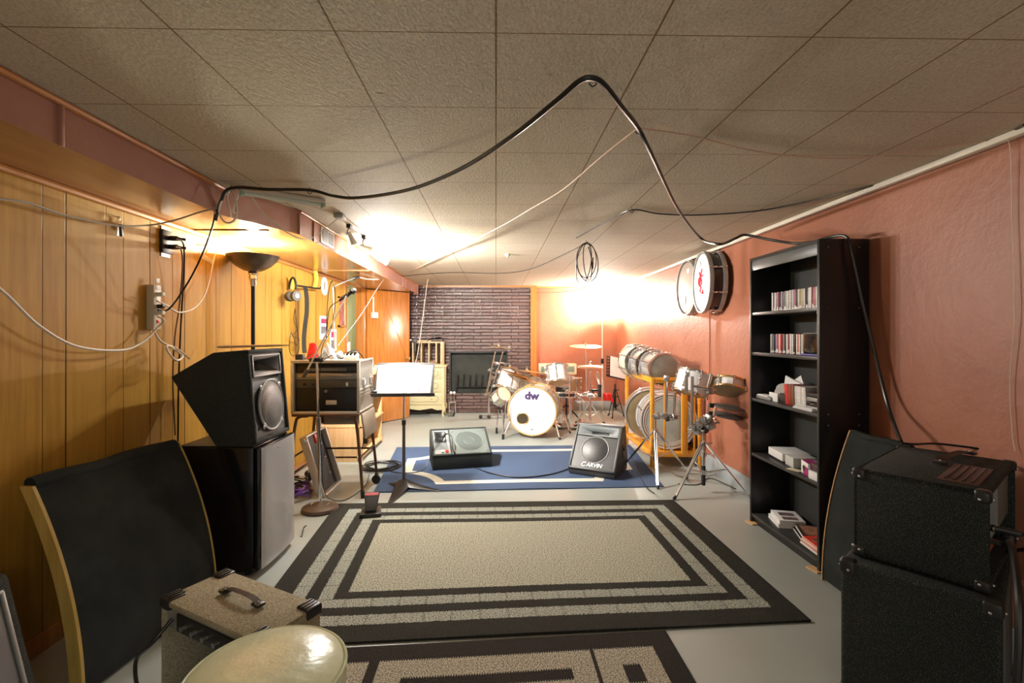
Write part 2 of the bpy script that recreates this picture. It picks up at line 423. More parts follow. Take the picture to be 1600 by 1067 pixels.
def tag(o, label, cat, group=None):
    o['label'] = label; o['category'] = cat
    if group: o['group'] = group
    return o
def struct(name, mb, mats, label=None):
    o = mb.build(name, mats); o['kind'] = 'structure'
    if label: o['label'] = label
    return o
def text(name, body, size, mat, parent, loc, rot, ext=.001, align='CENTER', shear=0, bold=0, sx=1):
    c = bpy.data.curves.new(name, 'FONT'); c.body = body; c.size = size; c.extrude = ext; c.align_x = align; c.align_y = 'CENTER'
    c.shear = shear; c.offset = bold; c.materials.append(mat); c.resolution_u = 2
    tmp = bpy.data.objects.new(name, c); COL.objects.link(tmp); bpy.context.view_layer.update()
    me = bpy.data.meshes.new_from_object(tmp.evaluated_get(bpy.context.evaluated_depsgraph_get()))
    bpy.data.objects.remove(tmp); me.name = name
    o = bpy.data.objects.new(name, me); COL.objects.link(o); o.parent = parent; o.location = loc
    o.rotation_euler = rot; o.scale = (sx, 1, 1); return o

# ================================================================== ROOM
b = MB(); b.bb((XL - .1, YB, -.1), (XR + .1, YF + .2, 0)); struct('floor', b, FLOORM)
b = MB(); b.bb((XL - .1, YB, CEIL), (XR + .1, YF + .2, CEIL + .08)); struct('ceiling', b, CEILM)
DY0, DY1, DZ = 6.02, 6.86, 1.93
b = MB()
b.bb((XL - .1, YB, 0), (XL, DY0, CEIL)).bb((XL - .1, DY1, 0), (XL, YF + .1, CEIL)).bb((XL - .1, DY0, DZ), (XL, DY1, CEIL))
struct('wall_left', b, PANEL)
b = MB(); b.bb((XR, YB, 0), (XR + .1, YF + .2, CEIL)); struct('wall_right', b, PINK)
b = MB(); b.bb((XL, YF, 0), (XR, YF + .1, CEIL)); struct('wall_far', b, PINK)
# hallway beyond the doorway
HALL = M('pale_green_hall_paint', (.62, .66, .42), .6, var=.03)
b = MB(); b.bb((XL - 1.3, DY0 - .6, 0), (XL - 1.25, DY1 + 1.6, CEIL)).bb((XL - 1.3, DY1 + 1.6, 0), (XL - .1, DY1 + 1.7, CEIL)); struct('wall_hallway', b, HALL)
b = MB(); b.bb((XL - 1.3, DY0 - .7, -.1), (XL - .1, DY1 + 1.7, 0)); struct('floor_hallway', b, FLOORM)
b = MB(); b.bb((XL - 1.3, DY0 - .7, CEIL), (XL - .1, DY1 + 1.7, CEIL + .05)); struct('ceiling_hallway', b, CEILM)
lamp('hallway_lamp_light', 'POINT', (XL - .75, 7.3, 1.8), 14, (1, .92, .7), shadow_soft_size=.12)
# door frame
b = MB()
for y in (DY0 - .03, DY1 + .03): b.bb((XL - .11, y - .035, 0), (XL + .02, y + .035, DZ + .04), .004)
b.bb((XL - .11, DY0 - .06, DZ - .01), (XL + .02, DY1 + .06, DZ + .05), .004)
struct('trim_1', b, DOORW)
# baseboard on the pink walls (grey painted concrete curb)
CURB = M('grey_painted_curb', (.33, .36, .37), .5, var=.08, vs=6)
b = MB(); b.bb((XR - .008, YB, 0), (XR, YF, .14), .002); struct('baseboard_right', b, CURB)
b = MB(); b.bb((.62, YF - .03, 0), (XR - .03, YF, .16), .006); struct('baseboard_far', b, CURB)
b = MB(); b.bb((XL, YB, 0), (XL + .012, DY0 - .07, .08), .003); struct('baseboard_left', b, DOORW)
# ceiling trims
b = MB(); b.box((XR - .022, (YB + YF) / 2, CEIL - .016), (.042, YF - YB, .03), bev=.009); struct('trim_2', b, WHITEP)
b = MB(); b.bb((.60, YF - .02, CEIL - .025), (XR - .04, YF, CEIL)); b.bb((-1.2, 7.96, CEIL - .03), (.66, 8.0, CEIL)); struct('trim_3', b, TRIMW)
# soffit: straight part, angled transition, wider far part
SB = 1.935
A = [(XL, YB), (-1.47, YB), (-1.47, 2.64), (-1.26, 3.12), (-1.26, 7.72), (XL, 7.72)]
b = MB(); b.prism(A, 'z', SB, CEIL)
for f in b.bm.faces:
    f.normal_update()
    if abs(f.normal.z) > .9: f.material_index = 1
so = struct('soffit', b, [SOFFIT, SOFFB])
b = MB()
for y in (1.665, 3.36, 3.12, 6.55, 6.75, 7.2):
    x = -1.47 if y < 2.6 else -1.26
    b.bb((x - .002, y - .006, SB - .004), (x + .012, y + .006, CEIL - .02), .002)
b.bb((-1.30, 7.66, SB - .02), (-1.235, 7.74, CEIL))
struct('trim_4', b, SOFFIT)
b = MB()
b.tube([(-1.462, YB, CEIL - .012), (-1.462, 2.63, CEIL - .012)], .012, 8, sm=1)
b.tube([(-1.252, 3.13, CEIL - .01), (-1.252, 7.7, CEIL - .01)], .009, 8, sm=1)
struct('trim_5', b, TRIMW)
b = MB(); b.tube([(XL + .008, YB, SB - .014), (XL + .008, DY0 - .06, SB - .014)], .016, 8, sm=1); struct('trim_6', b, TRIMW)
# seam strips under the soffit
b = MB(); b.bb((XL + .02, 3.0, SB - .006), (-1.40, 3.02, SB)); b.bb((XL + .02, 4.9, SB - .006), (-1.27, 4.92, SB)); struct('trim_7', b, SOFFB)
# chimney breast with fireplace
FY = 8.0
fx0, fx1 = -1.42, P(829, 550, FY).x
ox0, ox1, oz0, oz1 = P(703, 560, FY).x, P(792, 560, FY).x, .31, 1.0
b = MB()
b.bb((fx0, FY, 0), (ox0, YF - .001, CEIL - .001)).bb((ox1, FY, 0), (fx1, YF - .001, CEIL - .001)).bb((ox0, FY, oz1), (ox1, YF - .001, CEIL - .001)).bb((ox0, FY, 0), (ox1, YF - .001, oz0))
struct('wall_fireplace', b, BRICK)
SOOT = M('sooty_firebox', (.045, .05, .045), .8, var=.3, vs=5)
b = MB(); y2 = FY + .13
b.bb((ox0, y2, oz0), (ox1, y2 + .01, oz1)); b.bb((ox0, FY + .02, oz0), (ox0 + .01, y2, oz1)); b.bb((ox1 - .01, FY + .02, oz0), (ox1, y2, oz1)); b.bb((ox0, FY + .02, oz0), (ox1, y2, oz0 + .01))
b.bb((ox0, FY + .02, oz1 - .01), (ox1, y2, oz1)); struct('wall_firebox', b, SOOT)
b = MB(); b.bb((ox0, FY - .012, oz1 - .02), (ox1, FY, oz1 + .012)); b.bb((ox0 - .012, FY - .012, oz0), (ox0 + .012, FY, oz1 + .012)); b.bb((ox1 - .012, FY - .012, oz0), (ox1 + .012, FY, oz1 + .012)); struct('trim_8', b, BLKM)
b = MB(); b.bb((fx1, FY - .02, 0), (fx1 + .10, YF, CEIL)); struct('trim_9', b, wood('burnt_orange_post', (.50, .15, .02), (.62, .21, .04), 'z', .5))
b = MB(); b.bb((XL, FY - .1, 0), (fx0, YF, CEIL)); struct('wall_alcove', b, M('dark_brown_paint', (.12, .05, .03), .6, var=.1))
# grate in the firebox
g = thing('fire_grate', 'black iron fire grate standing in the brick fireplace opening', 'fire grate', (-.3, FY + .065, oz0 + .01))
b = MB(); b.bb((-.38, -.03, .09), (.42, -.015, .105)).bb((-.38, .015, .09), (.42, .03, .105))
for sx in (-.36, .40):
    for yy in (-.022, .022): b.cyl((sx, yy, 0), (sx, yy, .09), .008, n=6)
b.build('frame', BLKM, g)
for i in range(8):
    x = -.34 + i * .1
    MB().tube([(x, .03, .1), (x, -.01, .1), (x, -.035, .16), (x + .01, -.04, .30 + .02 * (i % 2))], .009, 6).build('bar', BLKM, g)
# brick soldier hearth lip
b = MB(); b.bb((fx0 + .3, FY - .06, 0), (fx1 - .1, FY, .03)); struct('hearth', b, BRICK)

# ------------------------------------------------------------------ rugs
def rug(name, label, cs, mat, th, sag=0):
    c = [Vector(p) for p in cs]     # back-left, back-right, front-right, front-left
    W_ = ((c[1] - c[0]).length + (c[2] - c[3]).length) / 2; H_ = ((c[3] - c[0]).length + (c[2] - c[1]).length) / 2
    m = mat(W_, H_)
    def fn(u, v):
        p = c[0] * (1 - u) * (1 - v) + c[1] * u * (1 - v) + c[2] * u * v + c[3] * (1 - u) * v
        return (p.x, p.y, th + .002 * math.sin(u * 9) * math.sin(v * 5))
    b = MB(); b.surf(fn, 40, 24, uvs=(W_, H_))
    es = [e for e in b.bm.edges if e.is_boundary]
    r = bmesh.ops.extrude_edge_only(b.bm, edges=es)
    for v in r['geom']:
        if isinstance(v, bmesh.types.BMVert): v.co.z = .0005
    o = b.build(name, m); return tag(o, label, 'rug')
R1 = [FL(527, 789), FL(1052, 783), FL(1267, 972), FL(357, 1016)]
rug('area_rug', 'large black rug with grey striped border and plain tan centre', R1,
    lambda w, h: rug_mat('border_rug', w, h, [(.115, 1), (.19, 0), (.255, 1), (.325, 0), (.39, 1)]), .012)
R2 = [FL(330, 1030), FL(1040, 988), FL(1085, 1067), FL(330, 1030)]
q0, q1 = FL(1040, 988), FL(1084, 1067)
rug('area_rug', 'black rug with grey block pattern lying nearest the camera', [Vector((q0.x - 1.57, q0.y - .10, 0)), q0, Vector((q0.x + .01, q0.y - 1.1, 0)), Vector((q0.x - 1.56, q0.y - 1.2, 0))],
    lambda w, h: rect_rug_mat(), .009)
R3 = [FL(620, 700), FL(984, 696), FL(1037, 761), FL(584, 770)]
rug('area_rug', 'blue rug with cream line border under the two floor monitors', R3, blue_rug_mat, .010)
# ================================================================== BIG FURNITURE
def orient(axis, up=(0, 0, 1)):
    z = Vector(axis).normalized(); up = Vector(up)
    if abs(z.dot(up)) > .98: up = Vector((0, 1, 0))
    x = up.cross(z).normalized(); y = z.cross(x)
    return Matrix((x, y, z)).transposed().to_quaternion()
def corner_piece(parent, c, s, sz=.045, m=None):      # moulded protector with a screw at a cabinet corner
    b = MB(); sx, sy, szz = s
    b.box((c[0] - sx * sz / 2 + sx * .005, c[1] - sy * sz / 2 + sy * .005, c[2] - szz * sz / 2 + szz * .005), (sz, sz, sz), bev=.012, seg=3)
    for ax in (0, 1):
        p = [c[0] - sx * sz * .5, c[1] - sy * sz * .5, c[2] - szz * sz * .55]; p[ax] = c[ax] + s[ax] * .0065
        b.sphere(p, .005, n=8, mi=1)
    return b.build('corner_protector', [m or BLKP, STEEL], parent)
def cabinet(t, dims, cover, corners=True, bev=.010, csz=.045, y0=0):
    w, d, h = dims
    MB().box((w / 2, d / 2, h / 2), (w, d, h), bev=bev, seg=3).build('body', cover, t)
    if corners:
        for x, sx in ((0, -1), (w, 1)):
            for y, sy in ((0, -1), (d, 1)):
                for z, sz in ((0, -1), (h, 1)): corner_piece(t, (x, y, z), (sx, sy, sz), csz)
def strap_handle(parent, c, L, rz, mat=LEATHER, w=.022):
    m = Matrix.Translation(c) @ Matrix.Rotation(math.radians(rz), 4, 'Z')
    b = MB(m)
    def fn(u, v):
        x = (u - .5) * L; return (x, (v - .5) * w, .006 + .020 * max(0, 1 - (2 * x / L) ** 4))
    b.surf(fn, 20, 1)
    r = bmesh.ops.solidify(b.bm, geom=b.bm.faces[:], thickness=.005)
    h = b.build('handle', mat, parent)
    for s in (-1, 1):
        b = MB(m); b.box((s * (L / 2 - .012), 0, .010), (.034, w + .006, .010), bev=.003); b.sphere((s * (L / 2 - .012), 0, .016), .004, n=8, mi=1)
        b.build('end_cap', [BLKP, STEEL], h)
    return h
def ring_speaker(parent, m, R, grille=None, deep=.05, guard=True):
    """round loudspeaker looking along local +Z of m"""
    MB(m).lathe([(R, 0), (R, .008), (R * .9, .010), (R * .86, .002), (R * .80, .006), (R * .74, 0), (R * .3, -deep), (0, -deep)], 40).build('cone', DGREY, parent)
    MB(m).sphere((0, 0, -deep + .006), R * .3, (1, 1, .45)).build('dust_cap', DGREY, parent)
    if guard:
        def fn(u, v):
            a = 2 * PI * v; r = R * (1 - u)
            return (r * math.cos(a), r * math.sin(a), .012 + .02 * (1 - (r / R) ** 3))
        b = MB(m); b.surf(fn, 10, 40); g = b.build('grille', grille or GRILLE, parent)
        MB(m).torus((0, 0, .012), (0, 0, 1), R, .007, 40).build('rim', GREYM, g)
        for k in range(4):
            a = PI / 4 + k * PI / 2
            MB(m @ Matrix.Rotation(a, 4, 'Z')).box((R + .008, 0, .014), (.034, .022, .006), bev=.002).sphere((R + .014, 0, .018), .005, n=8).build('clamp', STEEL, g)
def cut(ob, m, w, h, deep):
    """cut a recess (box w x h x deep, mouth at local z=0 of m, in the parent's space) out of ob"""
    c = MB(m).bb((-w / 2, -h / 2, -deep), (w / 2, h / 2, .05)).build('cutter', BLKP)
    if ob.parent: c.parent = ob.parent
    md = ob.modifiers.new('cut', 'BOOLEAN'); md.object = c; md.operation = 'DIFFERENCE'; md.solver = 'EXACT'
    bpy.context.view_layer.update()
    me = bpy.data.meshes.new_from_object(ob.evaluated_get(bpy.context.evaluated_depsgraph_get()))
    ob.modifiers.clear(); ob.data = me
    cm = c.data; bpy.data.objects.remove(c); bpy.data.meshes.remove(cm)
def horn(parent, m, w, h, deep=.09, mat=None):
    """rectangular flared horn mouth, centred, looking along local +Z"""
    b = MB(m); fr = .014
    o = [(-w / 2, -h / 2, .004), (w / 2, -h / 2, .004), (w / 2, h / 2, .004), (-w / 2, h / 2, .004)]
    i = [(-w / 2 + fr, -h / 2 + fr, .004), (w / 2 - fr, -h / 2 + fr, .004), (w / 2 - fr, h / 2 - fr, .004), (-w / 2 + fr, h / 2 - fr, .004)]
    k = [(-w * .22, -h * .24, -deep), (w * .22, -h * .24, -deep), (w * .22, h * .24, -deep), (-w * .22, h * .24, -deep)]
    V = [[b.bm.verts.new(b.T @ Vector(p)) for p in r] for r in (o, i, k)]
    for a, c in zip(V, V[1:]):
        for j in range(4): b.bm.faces.new((a[j], a[(j + 1) % 4], c[(j + 1) % 4], c[j]))
    b.bm.faces.new(V[2]).material_index = 1  # closed throat face coloured dark, standing in for the shade deep inside
    return b.build('horn', [mat or BLKP, RUBBER], parent, recalc=False)

# ---- mini fridge
n0, n1 = FL(412, 901), FL(464, 848)
ang = math.degrees(math.atan2(n1.y - n0.y, n1.x - n0.x)) - 90
FH = Zp(408, 697, .69).z
fr = thing('mini_fridge', 'black mini fridge with silver door, standing against the panelled wall under a speaker', 'fridge', (n0.x, n0.y, 0), ang)
fl = (n1 - n0).length
MB().bb((-.47, 0, .025), (-.055, fl, .69), .008).build('body', BLKG, fr)
MB().bb((-.46, .01, .69), (-.06, fl - .01, .697), .003).build('top_panel', BLKP, fr)
d = MB().bb((-.052, -.004, .03), (-.018, fl + .004, .688), .012).build('door', BLKG, fr)
def dfn(u, v):
    y = .008 + u * (fl - .010); return (-.016 + .016 * math.sin(PI * u) ** .6, y, .036 + v * .65)
bb_ = MB(); bb_.surf(dfn, 24, 1); bmesh.ops.solidify(bb_.bm, geom=bb_.bm.faces[:], thickness=.004); bb_.build('door_skin', SILV, d)
MB().box((.0005, fl * .42, .655), (.002, .035, .006), bev=.001).build('maker_badge', GREYM, d)
for x in (-.44, -.10):
    for y in (.03, fl - .03): MB().cyl((x, y, 0), (x, y, .03), .014, n=10).build('foot', RUBBER, fr)

# ---- carpeted wedge speaker on the fridge
sp = thing('floor_monitor_speaker', 'black carpeted wedge speaker with round perforated grille, on top of the mini fridge', 'speaker', (n0.x - .06, n0.y + .005, .697), ang)
prof = [(0, 0), (-.20, 0), (-.44, .37), (-.215, .50), (-.045, .515)]
wd = fl - .01
b = MB(); b.prism([(x, z) for x, z in prof], 'y', 0, wd, bev=.008); sp_body = b.build('cabinet_body', CARPET, sp)
# front frame: baffle plane from (0,0) to (-.045,.515)
fa = math.atan2(.045, .515)
mf = Matrix.Translation((-.0225 + .002, wd / 2, .2575)) @ Matrix.Rotation(-fa, 4, 'Y') @ Matrix(((0, 0, 1, 0), (1, 0, 0, 0), (0, 1, 0, 0), (0, 0, 0, 1)))
b = MB(mf)
for c, s in (((0, .245, .006), (wd, .022, .022)), ((0, -.245, .006), (wd, .022, .022)), ((-wd / 2 + .01, 0, .006), (.02, .5, .022)), ((wd / 2 - .01, 0, .006), (.02, .5, .022))): b.box(c, s, bev=.004)
b.build('front_frame', CARPET, sp)
sp_baf = MB(mf).box((0, 0, .001), (wd - .04, .47, .006)).build('baffle', DGREY, sp)
ring_speaker(sp, mf @ Matrix.Translation((0, -.065, .006)), .142, GRILL2)
hm = mf @ Matrix.Translation((0, .165, .006))
for ob_ in (sp_body, sp_baf): cut(ob_, hm, wd - .10, .105, .10)
hb = horn(sp, hm, wd - .09, .115, .085)
b = MB(mf @ Matrix.Translation((0, .165, .012)))
for s in (-1, 1): b.box((0, s * .056, 0), (wd - .08, .010, .008), bev=.002).box((s * (wd / 2 - .045), 0, 0), (.010, .12, .008), bev=.002)
b.build('horn_trim', GREYM, sp)
# drumstick lying on the speaker
p0, p1 = P(336, 545, 2.66), P(446, 535, 2.98)
zt = .697 + .53
st = MB().loft([((p0.x, 2.68, zt), .005), ((p0.x + .02, 2.70, zt), .0075), ((p1.x - .06, 3.0, zt), .0075), ((p1.x, 3.03, zt), .003)], 8).build('drumstick', PINE)
tag(st, 'wooden drumstick lying across the top of the wedge speaker on the fridge', 'drumstick')

# ---- curved gobo panels
def gobo(label, B0, B1, outn, Ht, lean, th, edge_near, edge_far):
    B0, B1 = Vector((B0.x, B0.y, 0)), Vector((B1.x, B1.y, 0)); L = (B1 - B0).length
    t = thing('curved_baffle_panel', label, 'panel', B0)
    dx = (B1 - B0).normalized(); n = Vector(outn).normalized()
    def prof(z): return -lean * (z / Ht) ** 2
    def slab(a, c, off, th_, z0, z1, name, mat, roll=0):
        b = MB(); N_ = 18
        def cr(s, v, k): z = z0 + (z1 - z0) * v; return dx * s + n * (prof(z) + off - k * th_) + Vector((0, 0, z))
        b.surf(lambda u, v: cr(a + (c - a) * u, v, 0), 8, N_); b.surf(lambda u, v: cr(a + (c - a) * u, v, 1), 8, N_)
        b.surf(lambda u, v: cr(a, v, u), 1, N_); b.surf(lambda u, v: cr(c, v, u), 1, N_)
        b.surf(lambda u, v: cr(a + (c - a) * u, 1, v), 8, 1); b.surf(lambda u, v: cr(a + (c - a) * u, 0, v), 8, 1)
        bmesh.ops.remove_doubles(b.bm, verts=b.bm.verts[:], dist=1e-5)
        return b.build(name, mat, t)
    slab(.012, L - .006, 0, th * .8, .01, Ht - .01, 'cloth_cover', BLKFAB)
    slab(0, .012 + .0, .006, th, 0, Ht - .012, 'side_board', edge_near)
    slab(L - .006, L, .006, th, 0, Ht, 'side_board', edge_far)
    rb = MB(); rp = [dx * s + n * (prof(Ht) + .006 - th * .4 + .004 * math.sin(s * 30)) + Vector((0, 0, Ht - .012 + .004 * math.sin(s * 17))) for s in [.015 + k * (L - .03) / 10 for k in range(11)]]
    rb.tube(rp, th * .55, 10, sm=2); rb.build('rolled_cloth_top', BLKFAB, t)
    return t
gobo('large black cloth curved panel with yellow wooden edge leaning on the left panelled wall', FL(126, 1095), FL(338, 932), (1, -.1, 0), .765, .20, .05, YPLY, YPLY)
B1 = FL(1283, 904)
t = gobo('black curved panel with tan wooden edge leaning at the right wall behind the stacked amps', Vector((B1.x - .0, B1.y - .40, 0)), Vector((B1.x, B1.y - .01, 0)), (-1, 0, 0), .79, .15, .03, LAM, wood('tan_edge', (.50, .28, .12), (.62, .38, .18), 'z', .5))

# ---- grey-faced carpeted cabinet at far left
t = thing('speaker_cabinet', 'black carpeted cabinet with grey framed front leaning at the far left edge', 'speaker', (-1.475, 1.64, 0))
T = Matrix.Rotation(math.radians(-14), 4, 'Y')
MB(T).box((-.06, -.30, .27), (.12, .60, .54), bev=.03, seg=3).build('body', CARPET, t)
MB(T).box((.003, -.315, .25), (.008, .51, .46), bev=.003).build('front_panel', M('grey_front_cloth', (.12, .125, .13), .6, var=.05), t)
b = MB(T)
b.box((.006, -.315, .484), (.014, .53, .012), bev=.003).box((.006, -.315, .018), (.014, .53, .012), bev=.003).box((.006, -.054, .25), (.014, .012, .47), bev=.003).box((.006, -.576, .25), (.014, .012, .47), bev=.003)
b.build('front_trim', GREYM, t)

# ---- tan tweed combo amp
A0, A1, A2 = Zp(350, 888, .45), Zp(251, 935, .45), Zp(496, 941, .45)
xd = (A2 - A0); w_ = xd.length; rz = math.degrees(math.atan2(xd.y, xd.x)); d_ = (A0 - A1).length
t = thing('guitar_amplifier', 'tan tweed guitar amplifier with leather strap handle, back turned to the camera', 'amplifier', (A1.x, A1.y, 0), rz)
b = MB(); th = .018
b.bb((0, 0, .43), (w_, d_, .45), .006).bb((0, 0, .01), (w_, d_, .03), .006).bb((0, 0, .02), (th, d_, .44), .006).bb((w_ - th, 0, .02), (w_, d_, .44), .006).bb((th, d_ - .02, .02), (w_ - th, d_, .44)).bb((th, .005, .02), (w_ - th, .02, .12))
b.build('body', TWEED, t)
MB().bb((th, .03, .03), (w_ - th, d_ - .03, .035)).bb((th, d_ - .03, .03), (w_ - th, d_ - .022, .43)).build('inner_lining', BLKP, t)
b = MB(); b.bb((th, .010, .36), (w_ - th, .12, .428), .003); b.build('chassis', GREYM, t)
b = MB(); b.bb((.08, .004, .365), (w_ - .06, .011, .42), .002); cp = b.build('rear_plate', BLKP, t)
for k in range(5): MB().cyl((.13 + k * .055, .004, .392), (.13 + k * .055, -.012, .392), .008, n=12).build('knob', STEEL, cp)
MB(Matrix.Translation((w_ * .5, .16, .2)) @ Matrix.Rotation(PI / 2, 4, 'X')).lathe([(.12, 0), (.115, .01), (.05, .05), (.05, .08), (0, .08)], 24).build('speaker_driver', STEEL, t)
for x, sx in ((0, -1), (w_, 1)):
    for y, sy in ((0, -1), (d_, 1)):
        b = MB(); b.box((x - sx * .022, y - sy * .026, .438), (.054, .060, .036), bev=.008)
        for k in range(3): b.box((x - sx * (.010 + .014 * k), y - sy * .03, .457), (.006, .05, .004), bev=.001)
        b.build('corner_protector', BLKP, t)
        corner_piece(t, (x, y, .012), (sx, sy, -1), .03)
strap_handle(t, (w_ * .50, d_ * .52, .45), .19, 0)
# ---- drum throne / stool
c = Zp(417, 1044, .545)
t = thing('drum_throne', 'round stool with cream vinyl seat in front of the tweed amplifier', 'stool', (c.x, c.y, .010))
MB().lathe([(0, .548), (.08, .547), (.14, .542), (.163, .532), (.170, .518), (.171, .50), (.170, .475), (.160, .466), (0, .466)], 64).build('seat', CREAMV, t)
MB().torus((0, 0, .527), (0, 0, 1), .1695, .0038, 64, 8).build('piping', CREAMV, t)
MB().cyl((0, 0, .2), (0, 0, .466), .016, n=12).cyl((0, 0, .18), (0, 0, .26), .022, n=12).build('pole', CHROME, t)
for k in range(3):
    a = math.radians(30 + 120 * k)
    l = MB().tube([(0, 0, .25), (.18 * math.cos(a), .18 * math.sin(a), .10), (.24 * math.cos(a), .24 * math.sin(a), .012)], .009, 8).build('leg', CHROME, t)
    MB().sphere((.24 * math.cos(a), .24 * math.sin(a), .014), .014, n=10).build('rubber_foot', RUBBER, l)

# ---- right amplifier stack
TL = P(1333, 735, 1.75); BLz = P(1333, 868, 1.75).z
TR = Zp(1546, 775, TL.z)
xd = TR - TL; a_ = xd.length; rz = math.degrees(math.atan2(xd.y, xd.x)); h_ = TL.z - BLz
t = thing('amplifier_head', 'dark speckled amplifier with strap handle, stacked on top of the larger cabinet at right', 'amplifier', (TL.x, TL.y, BLz + .008), rz)
Ln = .60
b = MB(); th = .02
b.bb((0, 0, 0), (a_, th, h_), .008)              # end face toward the camera... side board
b.bb((0, Ln - th, 0), (a_, Ln, h_), .008).bb((0, 0, h_ - th), (a_, Ln, h_), .008).bb((0, 0, 0), (a_, Ln, th), .008).bb((0, 0, 0), (th, Ln, h_), .008)
b.build('body', DCARPET, t)
MB().bb((th, th, th), (a_ - .05, Ln - th, h_ - th)).build('inner_box', BLKP, t)
b = MB(); b.bb((a_ - .05, th, h_ * .36), (a_ - .018, Ln - th, h_ - .035), .004); ch = b.build('chassis', M('green_grey_chassis', (.25, .30, .27), .45, metal=.3, var=.08), t)
for k in range(9): MB().bb((a_ - .02, .05 + k * .03, h_ * .42), (a_ - .014, .056 + k * .03, h_ - .05)).build('rib', GREYM, ch)
MB().bb((a_ - .018, .04, h_ * .40), (a_ - .008, .07, h_ - .045), .002).build('bracket', STEEL, ch)
MB().bb((a_ - .02, .03, h_ * .36), (a_ - .006, .14, h_ * .42)).build('label_strip', M('rust_red_strip', (.28, .07, .03), .6), ch)
MB().cyl((a_ - .03, .05, h_ * .62), (a_ + .006, .05, h_ * .62), .011, n=14).build('jack_socket', CHROME, ch)
VB = M('brown_vent_plate', (.075, .035, .022), .5, var=.1)
v = MB().box((a_ - .085, .22, h_ + .001), (.105, .30, .004), bev=.001).build('vent_plate', VB, t)
for k in range(4): MB().box((a_ - .118 + k * .022, .22, h_ + .004), (.008, .26, .005), bev=.001).build('louvre', BLKP, v)
hq = Matrix.Rotation(-math.radians(rz), 4, 'Z'); q0_, q1_ = hq @ (Zp(1467, 730, TL.z) - TL), hq @ (Zp(1517, 714, TL.z) - TL); qm_ = (q0_ + q1_) / 2
strap_handle(t, (qm_.x, qm_.y, h_), (q1_ - q0_).length, math.degrees(math.atan2(q1_.y - q0_.y, q1_.x - q0_.x)), M('worn_black_strap', (.06, .035, .022), .5, var=.2), .034)
for x, sx in ((0, -1), (a_, 1)):
    for y, sy in ((0, -1), (Ln, 1)):
        for z, sz in ((0, -1), (h_, 1)): corner_piece(t, (x, y, z), (sx, sy, sz), .042)
headT = t; AMP_H, AMP_A = h_, a_
L0 = Zp(1313, 874, BLz); R0 = Zp(1566, 948, BLz)
xd = R0 - L0; a2 = xd.length; rz2 = math.degrees(math.atan2(xd.y, xd.x))
t = thing('speaker_cabinet', 'large dark speckled speaker cabinet standing on the floor under the right amplifier', 'speaker', (L0.x, L0.y, 0), rz2)
MB().box((a2 / 2, .31, BLz / 2), (a2, .62, BLz), bev=.012, seg=3).build('body', DCARPET, t)
MB().box((a2 + .001, .31, BLz * .5), (.008, .52, BLz * .82), bev=.003).build('rear_panel', M('worn_grey_panel', (.10, .105, .095), .6, var=.15), t)
for x, sx in ((0, -1), (a2, 1)):
    for y, sy in ((0, -1), (.62, 1)):
        for z, sz in ((0, -1), (BLz, 1)): corner_piece(t, (x, y, z), (sx, sy, sz), .05)

# ---- bookcase
bx0, bx1, by0, by1, bh = 1.755, 2.030, 2.595, 3.315, 1.815
bk = thing('bookcase', 'tall black laminate bookcase of discs and boxes standing against the pink right wall', 'bookcase', (bx0, by0, 0))
w, l = bx1 - bx0, by1 - by0
MB().bb((0, 0, 0), (w, .018, bh), .001).build('side_panel', LAM, bk)
MB().bb((0, l - .018, 0), (w, l, bh), .001).build('side_panel', LAM, bk)
MB().bb((w - .006, .018, .05), (w, l - .018, bh)).build('back_panel', M('bookcase_back_board', (.03, .033, .033), .5, var=.1), bk)
MB().bb((0, .018, bh - .02), (w, l - .018, bh)).build('top_panel', LAM, bk)
MB().bb((.004, .018, bh - .085), (.02, l - .018, bh - .02), .001).build('fascia', M('grey_laminate_fascia', (.10, .11, .115), .35), bk)
SZ = [1.443, 1.172, .860, .483, .066]
for z in SZ: MB().bb((.003, .018, z - .02), (w - .006, l - .018, z), .0015).build('shelf', M('shelf_laminate', (.035, .036, .037), .38, var=.1) if z == SZ[0] else bpy.data.materials['shelf_laminate'], bk)
MB().bb((.02, .018, 0), (.032, l - .018, .046)).build('plinth', LAM, bk)
for y in (.03, l - .03): MB().box((-.004, y, .004), (.045, .075, .008), rot=rotm(rz=12)).build('floor_shim', PINE, bk)
for z in (1.77, 1.44, .86, .80):
    for x in (.05, .22): MB().sphere((x, -.0005, z), .0035, n=8).build('screw_head', STEEL, bk)
# CD rows
def cdmat(i, c): 
    n = 'disc_spine_' + i
    return bpy.data.materials.get(n) or M(n, c, .35, var=.15, vs=60)
CD = {'grey': (.30, .29, .29), 'pale': (.62, .60, .58), 'white': (.82, .81, .78), 'black': (.03, .03, .035), 'maroon': (.25, .05, .07), 'pink': (.45, .16, .22), 'blue': (.12, .14, .30), 'red': (.55, .05, .05), 'olive': (.32, .30, .10), 'tan': (.50, .42, .33), 'lilac': (.42, .36, .46)}
ORD = ['first', 'second', 'third', 'fourth', 'fifth', 'sixth', 'seventh', 'eighth', 'ninth', 'tenth', 'eleventh', 'twelfth', 'thirteenth', 'fourteenth', 'fifteenth', 'sixteenth', 'seventeenth', 'eighteenth', 'nineteenth', 'twentieth', 'twenty-first', 'twenty-second', 'twenty-third', 'twenty-fourth', 'twenty-fifth', 'twenty-sixth', 'twenty-seventh', 'twenty-eighth', 'twenty-ninth', 'thirtieth', 'thirty-first', 'thirty-second', 'thirty-third', 'thirty-fourth', 'thirty-fifth', 'thirty-sixth', 'thirty-seventh', 'thirty-eighth', 'thirty-ninth', 'fortieth']
